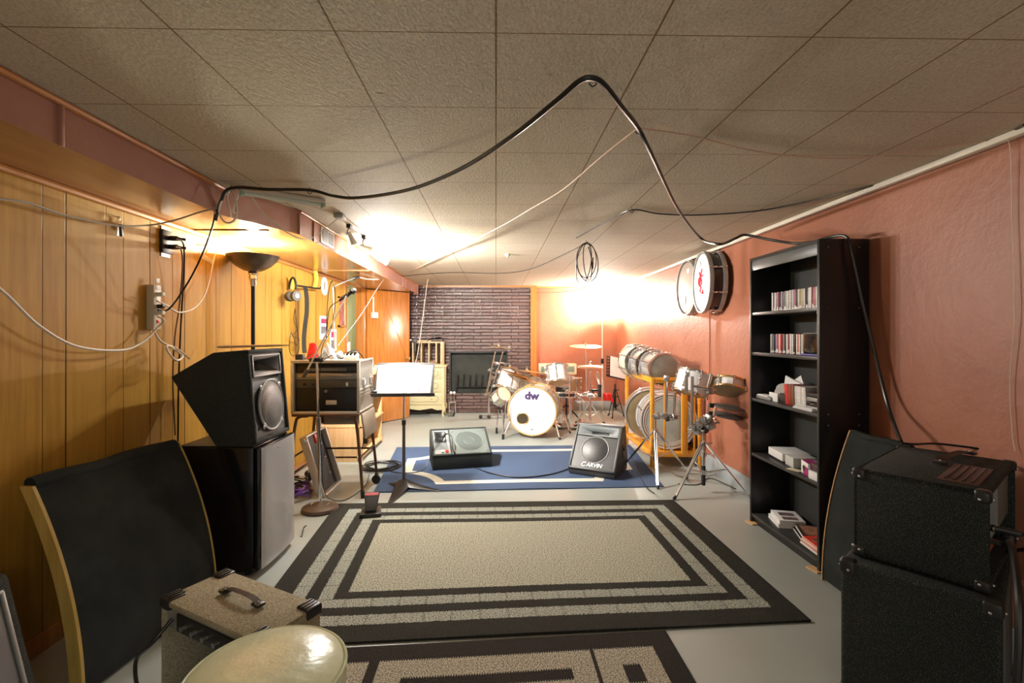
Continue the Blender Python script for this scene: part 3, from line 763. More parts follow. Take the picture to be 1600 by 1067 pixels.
def cdcase(y0, y1, x, z, h, colr, label, group, lean=0):
    t = thing('disc_case', label, 'disc case', (x, (y0 + y1) / 2, z), group=group)
    w = (y1 - y0) * .92; T = Matrix.Rotation(lean, 4, 'X')
    MB(T).bb((0, -w / 2, 0), (.135, w / 2, h), .0008).build('case', cdmat(colr, CD[colr]), t)
    MB(T).bb((-.0006, -w / 2 + .001, h * .04), (.0005, w / 2 - .001, h * random.choice((.16, .22, .12)))).build('spine_label', cdmat('white' if colr != 'white' else 'grey', CD['white']), t)
def row(seq, ystart, ystop, x, z, nm, grp):
    y = ystart
    n = len(seq); base = (ystart - ystop) / n
    ws = [random.uniform(.75, 1.25) for _ in seq]; sc = (ystart - ystop) / sum(ws)
    for i, c in enumerate(seq):
        w = ws[i] * sc
        cdcase(y - w, y, x + random.uniform(-.004, .006), z + .0005, .124 + random.uniform(-.003, .002), c, f'{c}-spined disc case, {ORD[i]} from the left on the {nm} shelf', grp)
        y -= w
yA, yB = G(1206, 470, bx0 + .065).y, by0 + .02
row(['white', 'black', 'grey', 'lilac', 'pink', 'maroon', 'black', 'lilac', 'grey', 'black', 'pale', 'grey', 'tan', 'pale', 'white', 'lilac', 'pink', 'black', 'pale', 'olive', 'tan', 'grey', 'black', 'white', 'lilac', 'grey', 'maroon', 'pink', 'pale', 'maroon', 'grey', 'black', 'lilac', 'black', 'grey'],
    yA, yB, bx0 + .065, SZ[0], 'highest filled', 'disc cases in the upper row')
yA, yC = G(1203, 540, bx0 + .06).y, G(1256, 540, bx0 + .06).y
row(['grey', 'olive', 'blue', 'black', 'lilac', 'red', 'grey', 'red', 'maroon', 'tan', 'black', 'white', 'maroon', 'white', 'black', 'grey', 'black', 'white', 'red', 'pale', 'grey', 'tan'],
    yA, yC, bx0 + .06, SZ[1], 'second filled', 'disc cases in the second row')
o = MB().box((bx0 + .035, (G(1222, 480, bx0 + .04).y + G(1262, 480, bx0 + .04).y) / 2, SZ[0] + .003), (.03, .17, .005), bev=.001).build('paper_strip', PAPER); tag(o, 'white strip lying in front of the upper row of disc cases', 'paper')
t = thing('disc_box', 'dark glossy box standing at the right end of the second filled shelf', 'box', (bx0 + .05, by0 + .022, SZ[1]))
MB().bb((0, 0, .0005), (.14, yC - by0 - .03, .128), .002).build('box_body', BLKG, t)
MB().bb((-.004, .01, .128), (.14, yC - by0 - .04, .131)).build('lid_edge', GREYM, t)
o = MB().cyl((bx0 + .03, by0 + .04, SZ[1] + .007), (bx0 + .03, yC - .02, SZ[1] + .006), .006, n=8).build('pen', cdmat('violet_pen', (.20, .18, .50))); tag(o, 'violet blue pen lying in front of the dark glossy box', 'pen')
# third shelf
zs = SZ[2] + .0005
def Ys(px, x=bx0 + .05): return G(px, 600, x).y
o = MB().bb((bx0 + .03, Ys(1208), zs), (bx0 + .17, Ys(1186), zs + .022), .003).build('disc_player', GREYM); tag(o, 'flat grey portable player lying at the left end of the third shelf', 'player')
o = MB().bb((bx0 + .02, Ys(1206), zs + .022), (bx0 + .08, Ys(1190), zs + .030), .002).build('folded_card', PAPER); tag(o, 'small white card resting on the flat grey player', 'card')
t = thing('letter_holder', 'grey arched letter holder stuffed with envelopes on the third shelf', 'letter holder', (bx0 + .10, Ys(1232), zs))
L_ = Ys(1209, bx0 + .1) - Ys(1248, bx0 + .1)
arc = [(0, 0), (L_, 0), (L_ - .01, .06)] + [(L_ * .5 + L_ * .42 * math.cos(a), .07 + .05 * math.sin(a)) for a in [PI * k / 8 for k in range(9)]] + [(0, .04)]
t.location.y = Ys(1248, bx0 + .1)
MB().prism(arc, 'x', 0, .004).build('front_plate', cdmat('holder_grey', (.42, .42, .40)), t)
MB().prism(arc, 'x', .09, .094).build('back_plate', cdmat('holder_grey', (.42, .42, .40)), t)
MB().box((.04, L_ * .45, .075), (.01, L_ * .7, .14), rot=rotm(rx=14)).build('envelope', PAPER, t)
MB().box((.06, L_ * .3, .085), (.008, L_ * .4, .15), rot=rotm(rx=-28)).build('envelope', PAPER, t)
o = MB().bb((bx0 + .045, Ys(1216), zs), (bx0 + .055, Ys(1203), zs + .055), .001).build('white_card_box', PAPER); tag(o, 'small white upright card beside the grey letter holder', 'card')
o = MB().bb((bx0 + .045, Ys(1229), zs), (bx0 + .09, Ys(1219), zs + .062), .002).build('small_box', BLKP); tag(o, 'small black box in front of the grey letter holder', 'box')
for px0, px1, c_, nm, ln in ((1228, 1233, 'red', 'red', .12), (1233, 1238, 'red', 'dark red', .10), (1238, 1243, 'maroon', 'brown', .10)):
    t = thing('book', f'{nm} thin book leaning on the third shelf next to the disc cases', 'book', (bx0 + .045, Ys((px0 + px1) / 2), zs))
    w_ = Ys(px0) - Ys(px1)
    MB(Matrix.Rotation(-ln, 4, 'X')).bb((0, -w_ * .45, .002), (.13, w_ * .45, .125), .001).build('cover', cdmat(nm.replace(' ', '_') + '_cover', {'red': (.7, .04, .03), 'dark red': (.35, .04, .02), 'brown': (.18, .07, .03)}[nm]), t)
    MB(Matrix.Rotation(-ln, 4, 'X')).bb((.003, -w_ * .36, .125), (.128, w_ * .36, .1256)).build('pages', PAPER, t)
for i in range(6):
    a = 1243.5 + i * 2.9
    cdcase(Ys(a + 2.9), Ys(a), bx0 + .045, zs, .124, ['pale', 'white', 'grey', 'pale', 'white', 'pale'][i], f'{["pale","white","grey","pale","white","pale"][i]} disc case, {ORD[i]} right of the red books on the third shelf', 'disc cases on the third shelf', lean=-.06)
for k in range(4):
    o = MB().box((bx0 + .12, (by0 + .03 + Ys(1262)) / 2, zs + .0125 + .026 * k), (.16, Ys(1262) - by0 - .04, .022), rot=rotm(rz=(-1) ** k * 1.5), bev=.002).build('cassette_tray', [GREYM, BLKG, GREYM, BLKP][k]); tag(o, ['bottom grey', 'glossy black second-lowest', 'grey second-highest', 'black topmost'][k] + ' flat case in the pile at the right end of the third shelf', 'case', 'flat cases piled on the third shelf')
for k in range(2):
    o = MB().box((bx0 + .025 + .004 * k, Ys(1264), zs + .004 + .008 * k), (.035, .16 - .02 * k, .006), rot=rotm(rz=3 + 5 * k)).build('folded_paper', PAPER); tag(o, ['lower', 'upper'][k] + ' white folded paper in front of the flat cases on the third shelf', 'paper')
# fourth shelf
zs = SZ[3] + .0005
t = thing('white_box', 'flat white cardboard box on the fourth shelf of the bookcase', 'box', (bx0 + .045, 3.01, zs), -7)
MB().bb((0, 0, .012), (.17, .20, .060), .002).build('box_body', PAPER, t); MB().bb((.01, .01, 0), (.16, .19, .012)).build('box_base', BLKP, t)
o = MB().box((bx0 + .12, 2.94, zs + .031), (.14, .10, .06), rot=rotm(rz=-6), bev=.002).build('card_carton', M('pale_grey_card', (.60, .62, .60), .6)); tag(o, 'pale grey carton beside the flat white box', 'box')
t = thing('accessory_box', 'magenta and white product box on the fourth shelf', 'box', (bx0 + .02, 2.72, zs), -14)
MB().bb((0, 0, 0), (.07, .105, .075), .001).build('box_body', PAPER, t)
MB().bb((-.001, .0, .0), (.0, .07, .05)).bb((.012, -.001, 0), (.06, 0, .074)).bb((.0, .0, .075), (.06, .10, .0757)).build('printed_panel', M('magenta_print', (.42, .02, .20), .4, var=.2), t)
b = MB(); b.disc((-.0012, .06, .035), (1, 0, 0), .018, .0008, 20); b.build('printed_disc', BLKP, t)
t = thing('accessory_box', 'white box with small photo print at the right end of the fourth shelf', 'box', (bx0 + .012, by0 + .024, zs))
MB().bb((0, 0, 0), (.08, .085, .045), .001).build('tray', PAPER, t); MB().bb((.012, .006, .045), (.07, .08, .085), .001).build('picture_pack', M('dark_photo_print', (.10, .05, .06), .4, var=.8, vs=50), t)
o = MB().box((bx0 + .03, 2.86, zs + .002), (.05, .08, .002), rot=rotm(rz=20)).build('business_card', M('ivory_card', (.78, .70, .52), .6)); tag(o, 'ivory card lying left of the magenta box', 'card')
# bottom shelf
zs = SZ[4] + .0005
def book(label, x, y, z, dx, dy, h, rz, cov, nm='book'):
    t = thing(nm, label, 'book', (x, y, z), rz)
    MB().bb((0, 0, 0), (dx, dy, .003), .001).bb((0, 0, h - .003), (dx, dy, h), .001).bb((dx - .003, 0, 0), (dx, dy, h), .001).build('cover', cov, t)
    MB().bb((.002, .003, .003), (dx - .003, dy - .003, h - .003)).build('pages', PAPER, t); return t
t = book('white videotape box with dark print lying leftmost on the bottom shelf, topmost of two', bx0 + .04, 3.03, zs + .026, .15, .19, .026, -14, PAPER)
MB().bb((.03, .02, .026), (.12, .07, .0265)).bb((.03, .09, .026), (.12, .15, .0265)).build('printed_patch', M('dark_print', (.16, .10, .10), .5, var=.8, vs=70), t)
book('white box lying under the white videotape box on the bottom shelf', bx0 + .035, 3.035, zs, .15, .19, .025, -12, PAPER)
t = book('dark photo-covered book second from the left on the bottom shelf', bx0 + .06, 2.83, zs + .018, .14, .19, .020, -20, M('dark_cover', (.05, .03, .025), .3, var=.3, vs=30))
MB().bb((.02, .02, .020), (.12, .17, .0205)).build('cover_picture', M('cover_print', (.35, .16, .10), .3, var=.9, vs=60), t)
book('black book lying under the dark photo-covered book', bx0 + .055, 2.835, zs, .14, .185, .017, -18, BLKP)
for k, (cn, cc) in enumerate((('white', (.8, .78, .72)), ('red', (.6, .05, .04)), ('cream', (.75, .66, .45)), ('bright red', (.72, .04, .02)))):
    book(f'{cn} magazine, {["lowest", "second-lowest", "second-highest", "topmost"][k]} of the pile at the right end of the bottom shelf', bx0 + .028 + .004 * k, by0 + .03, zs + k * .010, .19, .20, .0095, -3 - 1.5 * (k % 2), cdmat(cn.replace(' ', '_') + '_magazine', cc), 'magazine')
o = MB().box((bx0 + .13, by0 + .11, zs + .044), (.10, .14, .006), rot=rotm(rz=15)).build('leaflet', M('brown_leaflet', (.30, .12, .08), .5, var=.5, vs=40)); tag(o, 'brown leaflet on top of the red magazines', 'leaflet')

# ---- two drums on the right wall
def drum(name, label, c, axis, R, L, shell, hoop, hf, hb_, nl=8, up=(0, 0, 1), group=None, lugm=CHROME, hoopw=.036, rods=True):
    t = thing(name, label, 'drum', c, group=group, rot=orient(axis, up))
    MB().lathe([(R - .007, -L / 2), (R, -L / 2), (R, L / 2), (R - .007, L / 2)], 40, close=True).build('shell', shell, t)
    for s in (-1, 1):
        z = s * (L / 2 - hoopw * .2)
        MB().lathe([(R + .003, z - hoopw / 2), (R + .016, z - hoopw / 2), (R + .018, z), (R + .016, z + hoopw / 2), (R + .003, z + hoopw / 2)], 40, close=True).build('hoop', hoop, t)
    for s, m in ((1, hf), (-1, hb_)):
        if m: MB().lathe([(0, s * (L / 2 + .003)), (R * .9, s * (L / 2 + .003)), (R + .003, s * (L / 2 - .002)), (R + .003, s * (L / 2 - .006)), (0, s * (L / 2 - .001))], 40).build('drum_head', m, t)
    first = None
    for k in range(nl):
        a = 2 * PI * (k + .5) / nl
        if first is None:
            b = MB(); b.box((R + .012, 0, L * .22), (.022, .018, .045), bev=.006).box((R + .012, 0, -L * .22), (.022, .018, .045), bev=.006)
            if rods: b.cyl((R + .020, 0, L * .2), (R + .020, 0, L / 2 + .012), .0035, n=6).cyl((R + .020, 0, -L * .2), (R + .020, 0, -L / 2 - .012), .0035, n=6)
            b.cyl((R + .014, 0, -L * .22), (R + .014, 0, L * .22), .004, n=6)
            for s in (-1, 1): b.box((R + .018, 0, s * (L / 2 + .004)), (.018, .016, .014), bev=.003)
            first = b.build('lug', lugm, t); first.rotation_euler = (0, 0, a)
        else:
            q = first.copy(); COL.objects.link(q); q.parent = t; q.rotation_euler = (0, 0, a)
    return t
BLKWRAP = M('black_drum_shell', (.02, .016, .014), .25, coat=.4)
GREYHEAD = M('pale_worn_drum_head', (.34, .29, .25), .4, var=.08, vs=5)
cA = (1.998, 4.98, 1.772)
tA = drum('wall_drum', 'shallow drum with round port hole, hung on the pink wall beyond the other wall drum', cA, (-1, .03, 0), .268, .05, BLKWRAP, GREYM, GREYHEAD, None, 8)
MB().disc((-.06, -.12, .030), (0, 0, 1), .052, .002).build('port_hole', BLKP, tA)
MB().box((0.06, .17, .0305), (.06, .045, .002)).build('sticker', PAPER, tA)
cB = (1.953, 4.40, 1.768)
tB = drum('wall_drum', 'drum with red scrawl on its white head, hung on the pink wall nearest the bookcase', cB, (-1, .13, 0), .265, .13, BLKWRAP, GREYM, HEADW, None, 8)
SCR = M('red_scrawl_paint', (.65, .02, .05), .5)
b = MB()
for pts in ([(-.05, .10), (-.02, .04), (-.05, -.01), (.0, -.05)], [(.03, .12), (-.01, .06), (.02, .0), (-.03, -.03)], [(-.08, .02), (-.02, .05), (.05, .06)], [(.0, -.04), (-.03, -.08), (.03, -.10)], [(-.06, -.02), (-.02, .02), (-.05, .05), (-.08, .01), (-.05, -.03)], [(.04, -.07), (.06, -.11)]):
    b.tube([(x * 1.05, y, .071) for x, y in pts], .0065, 6)
b.build('red_scrawl', SCR, tB)
b = MB(); b.tube([(-.04, .20, .070), (-.01, .17, .070), (-.04, .15, .070)], .003, 6); b.build('pen_mark', BLKP, tB)
o = MB().tube([(2.02, 4.55, 1.62), (2.025, 4.55, 1.3), (2.024, 4.56, .9), (2.02, 4.56, .2)], .006, 6).build('wall_conduit', M('terracotta_conduit', (.42, .13, .07), .5)); tag(o, 'thin painted pipe running down the pink wall below the hanging drums', 'pipe')
# ================================================================== LAMPS
WARM = (1, .90, .62)
def torchiere(x, y, ztop, label, energy, col, bowl=.172, pole=BLKM, glow=30):
    t = thing('floor_lamp', label, 'floor lamp', (x, y, 0))
    MB().lathe([(0, 0), (.13, 0), (.132, .008), (.12, .018), (.02, .026), (0, .026)], 36).build('base', pole, t)
    MB().cyl((0, 0, .02), (0, 0, ztop - .20), .0135, n=16).build('pole', pole, t)
    MB().lathe([(.013, ztop - .21), (.022, ztop - .20), (.022, ztop - .165), (.030, ztop - .160), (.024, ztop - .135), (.034, ztop - .128), (.030, ztop - .110), (.018, ztop - .10)], 24).build('neck', CHROME, t)
    MB().lathe([(.02, ztop - .108), (.06, ztop - .102), (.11, ztop - .072), (.15, ztop - .035), (bowl, ztop), (bowl - .004, ztop + .002), (bowl - .010, ztop - .004), (.14, ztop - .032), (.10, ztop - .064), (.05, ztop - .09), (0, ztop - .093)], 48).build('bowl', BRONZE, t)
    MB().sphere((0, 0, ztop - .055), .022, (1, 1, 1.3)).build('bulb', BULB, t)
    lamp('floor_lamp_light', 'POINT', (x, y, ztop + .006), energy, col, shadow_soft_size=.03)
    return t
c = P(395.5, 400, 3.40)
torchiere(c.x, c.y, c.z, 'black torchiere floor lamp with dark bowl against the panelled left wall', E_TORCH, WARM)
# far corner lamp: thin pole with frosted glass shade
c = P(941, 490, 7.75)
t = thing('floor_lamp', 'thin pole floor lamp with glowing white shade in the far right corner', 'floor lamp', (c.x, c.y, 0))
MB().tube([(-.16, -.05, .01), (-.06, 0, .03), (0, 0, .10)], .008, 6).build('leg', GREYM, t)
MB().tube([(.16, -.05, .01), (.06, 0, .03), (0, 0, .10)], .008, 6).build('leg', GREYM, t)
MB().tube([(0, .18, .01), (0, .06, .03), (0, 0, .10)], .008, 6).build('leg', GREYM, t)
MB().cyl((0, 0, .08), (0, 0, 1.60), .009, n=10).build('pole', WHITEP, t)
zb = P(941, 564, c.y).z
MB().box((0, 0, zb), (.045, .04, .085), bev=.008).build('switch_box', BLKP, t)
MB().lathe([(.02, 1.58), (.05, 1.60), (.085, 1.66), (.10, 1.72), (.094, 1.72), (.075, 1.655), (.03, 1.61)], 24).build('lamp_shade', M('glowing_white_glass', (1, .9, .75), .4, emit=14), t)
lamp('floor_lamp_light', 'POINT', (c.x - .02, c.y - .03, 1.80), E_FAR, (1, .94, .84), shadow_soft_size=.05)
# track light on the ceiling
ta, tb = Zp(532, 338, CEIL - .012), Zp(594, 388, CEIL - .012)
t = thing('track_light', 'white ceiling track with four spot heads beside the soffit', 'track light', (ta.x, ta.y, CEIL))
L_ = tb.y - ta.y
MB().bb((-.018, 0, -.022), (.018, L_, 0), .003).bb((-.008, .01, -.026), (.008, L_ - .01, -.020)).build('track', WHITEP, t)
MB().bb((-.03, -.05, -.03), (.03, .03, 0), .004).build('end_box', GREYM, t)
for k, f in enumerate((.16, .48, .74, .96)):
    y = L_ * f; hd = Vector((.10, .04, -.11)) if k else Vector((.06, -.03, -.10))
    st = MB().box((0, y, -.035), (.03, .055, .03), bev=.003).build('adapter', BLKP, t)
    arm = MB().tube([(0, y, -.045), (-.012, y, -.075), (0, y, -.115)], .006, 6).build('arm', WHITEP, st)
    ax = Vector((.75, .45, -.35)).normalized() if k else Vector((.3, .2, -.9)).normalized()
    q = Matrix.Translation((0.01, y, -.125)) @ Vector((0, 0, 1)).rotation_difference(ax).to_matrix().to_4x4()
    MB(q).lathe([(0, -.05), (.018, -.048), (.022, -.02), (.030, .02), (.036, .045), (.033, .045), (.026, .01), (0, .0)], 20).build('spot_head', WHITEP, t)
    MB(q).sphere((0, 0, .022), .018).build('bulb', M('spot_bulb', (1, .92, .8), .3, emit=60) if k else bpy.data.materials.get('spot_bulb') or BULB, t)
    w = Vector((ta.x, ta.y, CEIL)) + Vector((0.01, y, -.125)) + ax * .06
    if k:
        l = lamp('spot_head_light', 'SPOT', w, E_TRACK * 7.5, (1, .96, .90), shadow_soft_size=.018, spot_size=math.radians(150), spot_blend=.6)
        aim(l, w + Vector((.62, 1.0, -.28)))
        lamp('spot_head_spill', 'POINT', w + Vector((0, 0, .0)), E_TRACK * 4, (1, .96, .90), shadow_soft_size=.03)
# slim fluorescent fixture
fa_, fb_ = Zp(375, 300, CEIL - .03), Zp(507, 320, CEIL - .03)
d = fb_ - fa_; rz = math.degrees(math.atan2(d.y, d.x)); L_ = d.length
t = thing('fluorescent_fixture', 'unlit white strip light on the ceiling where the soffit turns', 'strip light', (fa_.x, fa_.y, CEIL), rz)
MB().bb((0, -.028, -.026), (L_, .028, -.002), .004).build('housing', WHITEP, t)
MB().cyl((.02, 0, -.034), (L_ - .02, 0, -.034), .013, n=14).build('tube', M('unlit_tube', (.70, .74, .66), .25), t)
for x in (.008, L_ - .008): MB().box((x, 0, -.028), (.016, .05, .042), bev=.003).build('end_cap', M('greenish_end_cap', (.32, .50, .38), .4), t)
# soffit air vent
t0 = G(500, 355, -1.26); t1 = G(521, 380, -1.26)
t = thing('air_vent', 'small white air vent in the side of the soffit near the track light', 'vent', (-1.258, t0.y, SB + .02))
VL = t1.y - t0.y
MB().bb((0, 0, 0), (.006, VL, .115), .002).build('frame', WHITEP, t)
for s in (0, 1): 
    o_ = MB().bb((.005, VL * (.10 + .44 * s), .015), (.008, VL * (.46 + .44 * s), .10)).build('grille_opening', DGREY, t)
    for k in range(6): MB().bb((.007, VL * (.10 + .44 * s), .022 + k * .013), (.010, VL * (.46 + .44 * s), .026 + k * .013)).build('slat', GREYM, o_)
o = MB().lathe([(0, 0), (.03, 0), (.028, -.012), (.014, -.02), (.012, -.03), (0, -.03)], 20, Matrix.Translation(Zp(793, 397, CEIL))).build('ceiling_sensor', M('grey_sensor', (.42, .42, .30), .5)); tag(o, 'small grey round sensor on the ceiling in the middle of the room', 'sensor')

# ================================================================== STANDS
def tripod(name, label, cat, x, y, h, rad, zleg, a0, mat=CHROME, r=.011, double=True, foot=.013, group=None, sections=((0.0, 1.0), (.45, .75))):
    t = thing(name, label, cat, (x, y, 0), a0, group)
    MB().cyl((0, 0, zleg * .35), (0, 0, h * .62), r * 1.15, n=12).build('lower_tube', mat, t)
    MB().cyl((0, 0, h * .60), (0, 0, h), r * .8, n=12).build('upper_tube', mat, t)
    for z in (zleg, h * .62, zleg * .42):
        MB().cyl((0, 0, z - .018), (0, 0, z + .018), r * 1.9, n=12).tube([(r * 1.5, 0, z), (r * 4, 0, z), (r * 5, 0, z + .012)], r * .4, 6, sm=1).build('collar', mat, t)
    for k in range(3):
        a = 2 * PI * k / 3; d = Vector((math.cos(a), math.sin(a), 0)); n = Vector((-math.sin(a), math.cos(a), 0))
        b = MB()
        for s in ((-1, 1) if double else (0,)):
            b.cyl(d * r * 1.4 + n * s * .010 + Vector((0, 0, zleg)), d * rad + n * s * .004 + Vector((0, 0, .02)), r * .55, n=8)
        mid = d * rad * .5 + Vector((0, 0, zleg * .5 + .01))
        b.cyl(d * r + Vector((0, 0, zleg * .42)), mid, r * .5, n=8)
        l = b.build('leg', mat, t)
        MB().loft([(d * (rad - .015) + Vector((0, 0, .032)), foot * .7), (d * (rad + .012) + Vector((0, 0, foot)), foot)], 10).sphere(d * (rad + .012) + Vector((0, 0, foot)), foot, n=10).build('rubber_foot', RUBBER, l)
    return t
# mic stand with round base and boom
c = FL(500, 797)
ms = thing('microphone_stand', 'chrome boom microphone stand with round cast base beside the rack case', 'microphone stand', (c.x, c.y, 0))
MB().lathe([(0, 0), (.128, 0), (.132, .012), (.125, .028), (.09, .042), (.045, .050), (.03, .058), (0, .058)], 44).build('base', M('brown_cast_iron', (.13, .095, .07), .42, metal=.4), ms)
MB().torus((0, 0, .047), (0, 0, 1), .062, .002, 40, 6).build('base_ring', STEEL, ms)
piv = P(495, 562, c.y); top = piv.z
MB().cyl((0, 0, .05), (-.01, 0, .62), .012, n=14).build('lower_tube', CHROME, ms)
MB().cyl((-.01, 0, .60), (piv.x - c.x, 0, top), .009, n=12).build('upper_tube', CHROME, ms)
MB().cyl((-.01, 0, .60), (-.01, 0, .68), .017, n=14).build('clutch', STEEL, ms)
bt, bh_ = P(477, 584, c.y - .10), P(541, 463, c.y + .22)
o0 = Vector((c.x, c.y, 0))
bm_ = MB().cyl(bt - o0, bh_ - o0, .0068, n=10).build('boom_arm', STEEL, ms)
MB().cyl(bt - o0 - (bh_ - bt).normalized() * .03, bt - o0 + (bh_ - bt).normalized() * .03, .013, n=12).build('counterweight', BLKP, bm_)
MB().box((piv.x - c.x, 0, top), (.075, .05, .03), bev=.008).cyl((piv.x - c.x - .05, 0, top), (piv.x - c.x + .05, 0, top), .017, n=14).build('swivel_clamp', BLKP, ms)
mp0, mp1 = P(540, 462, c.y + .24), P(556, 454, c.y + .28)
mic = thing('microphone', 'black handheld microphone held at the end of the boom arm', 'microphone', (0, 0, 0))
ma = P(530, 470, c.y + .21); mbp = P(551, 455, c.y + .26); md = (mbp - ma).normalized()
mic.location = ma
MB().loft([((0, 0, 0), .009), (md * .05, .011), (md * .115, .015)], 14).build('handle', BLKP, mic)
MB().sphere(md * .135, .024, n=18).build('grille_ball', M('dark_mic_mesh', (.06, .065, .06), .5, metal=.4, bs=.6, bscale=900), mic)
MB().torus(md * .122, md, .023, .004, 20).build('ring', BLKM, mic)
MB().cyl(bh_ - o0, ma + md * .055 - o0, .008, n=8).cyl(ma + md * .03 - o0, ma + md * .085 - o0, .017, n=12).build('microphone_clip', BLKP, ms)
def cable(label, pts, r=.004, mat=CABLE, name='cable', cat='cable', sm=6, n=6):
    o = MB().tube(pts, r, n, sm=sm).build(name, mat); return tag(o, label, cat)
yb = c.y + .2
cable('black microphone cable looping down from the boom microphone to the rack case', [ma, P(516, 480, yb), P(512, 500, yb - .02), P(510, 530, yb), P(512, 470, yb + .03), P(517, 442, yb + .05), P(522, 444, yb + .05), P(524, 470, yb + .04), P(520, 500, yb), P(515, 520, yb), P(503, 545, c.y + .05), P(499, 600, c.y + .02), P(498, 650, c.y - .02), P(502, 710, c.y - .02), P(504, 750, c.y), FL(512, 783) + Vector((0, 0, .03)), FL(540, 782) + Vector((0, 0, .006)), FL(570, 760) + Vector((0, 0, .006)), FL(577, 742) + Vector((0, 0, .006))], .0035)

# rack stand and rack case
rx0, ry0 = -1.63, 3.86
z_r = P(560, 640, ry0).z - .02
a = P(457, 565, ry0); b2 = P(560, 641, ry0)
rs = thing('equipment_stand', 'brown tubular metal stand with casters carrying the rack case', 'stand', (a.x, ry0 - .02, 0))
W_, D_, Hs = b2.x - a.x, .48, b2.z - .035
for x, s in ((.02, -1), (W_ - .02, 1)):
    for y, q in ((.03, -1), (D_ - .03, 1)):
        pts = [(x - s * .10, y, Hs - .01), (x - s * .03, y, Hs - .02), (x, y, Hs - .07), (x + s * .03, y + q * .01, Hs * .5), (x + s * .055, y + q * .02, .05)]
        l = MB().tube(pts, .012, 10).build('leg', BROWNM, rs)
        MB().cyl((x + s * .057, y + q * .02, .0), (x + s * .055, y + q * .02, .06), .016, n=10).build('rubber_foot', RUBBER, l)
for x in (.02 - .03, W_ + .01): MB().cyl((x, .02, Hs * .48), (x, D_ - .02, Hs * .48), .009, n=8).build('side_rail', BROWNM, rs)
MB().cyl((-.01, D_ * .9, Hs * .45), (W_ + .01, D_ * .9, Hs * .45), .009, n=8).build('cross_rail', BROWNM, rs)
MB().bb((-.03, .0, .16), (W_ * .1, .02, .18)).cyl((-.03, .0, .17), (-.03, D_, .17), .010, n=8).build('lower_rail', BROWNM, rs)
MB().bb((.0, 0, Hs - .012), (W_, D_, Hs + .008), .004).build('top_board', BROWNM, rs)
MB().box((W_ + .03, D_ * .5, Hs - .10), (.014, D_ * .8, .20), rot=rotm(ry=-8), bev=.003).build('hinged_leaf', M('grey_brown_leaf', (.30, .25, .18), .5), rs)
m_ = Matrix.Translation((W_ + .05, D_ * .8, .05))
MB(m_).disc((0, 0, -.012), (0, 1, 0), .036, .022, 20).box((0, 0, .02), (.02, .03, .04), bev=.004).build('caster', RUBBER, rs)

rc = thing('rack_case', 'open white edged rack case of audio gear standing on the brown tubular stand', 'rack case', (a.x, ry0, b2.z - .02))
Hr = a.z - b2.z + .02; DR = .44
b = MB(); th = .012
ALU = M('pale_aluminium_edge', (.66, .62, .54), .4, metal=.3)
b.bb((0, 0, 0), (W_, DR, th)).bb((0, 0, Hr - th), (W_, DR, Hr)).bb((0, 0, 0), (th, DR, Hr)).bb((W_ - th, 0, 0), (W_, DR, Hr)).bb((0, DR - th, 0), (W_, DR, Hr))
b.build('case_body', M('grey_case_laminate', (.42, .40, .35), .5, var=.08), rc)
b = MB()
for z in (0, Hr): b.bb((-.010, -.008, z - .012), (W_ + .010, .014, z + .012), .003); b.bb((W_ - .008, -.006, z - .009), (W_ + .006, DR, z + .009), .003)
for x in (0, W_): b.bb((x - .011, -.008, 0), (x + .011, .014, Hr), .003)
b.bb((W_ - .006, DR - .012, 0), (W_ + .006, DR + .003, Hr), .003)
for z in (.30, .36, .43): b.bb((W_, .03, Hr * z), (W_ + .006, DR - .04, Hr * (z + .02)))
b.build('edge_trim', ALU, rc)
for y in (.12, .34): MB().bb((W_, y, Hr * .5), (W_ + .02, y + .07, Hr * .62), .004).build('latch', CHROME, rc)
zz = th + .004
def unit(name, h, mat, d=.30):
    global zz
    o = MB().bb((th + .004, .018, zz), (W_ - th - .004, d, zz + h - .003), .002).build(name, mat, rc); z0 = zz; zz += h; return o, z0
un, z0 = unit('drawer', Hr * .44, BLKM)
MB().box((W_ * .58, .012, z0 + .065), (.085, .012, .035), bev=.003).build('drawer_latch', ALU, un)
MB().cyl((W_ * .5, .006, z0 + Hr * .38), (W_ * .5, .02, z0 + Hr * .38), .012, n=14).build('lock', STEEL, un)
un, z0 = unit('rack_unit', Hr * .17, M('dark_grey_face', (.10, .095, .08), .4, metal=.3))
for x in (.17, .30): MB().cyl((W_ * x, .004, z0 + .03), (W_ * x, .018, z0 + .03), .011, n=12).build('knob', BLKP, un)
MB().box((W_ * .82, .014, z0 + .03), (.02, .008, .03), bev=.002).build('switch', PAPER, un)
un, z0 = unit('rack_unit', Hr * .13, GREYM, .36)
MB().bb((W_ * .08, .002, z0 + .02), (W_ * .92, .02, z0 + .046), .004).build('display_bar', M('tan_metal_bar', (.40, .33, .24), .35, metal=.5), un)
un, z0 = unit('rack_unit', Hr * .14, BLKM)
for k in range(24): MB().bb((W_ * .24 + k * .0125, .010, z0 + .014), (W_ * .24 + k * .0125 + .006, .019, z0 + .038)).build('slider', GREYM, un)
un, z0 = unit('rack_unit', Hr * .07, BLKM)
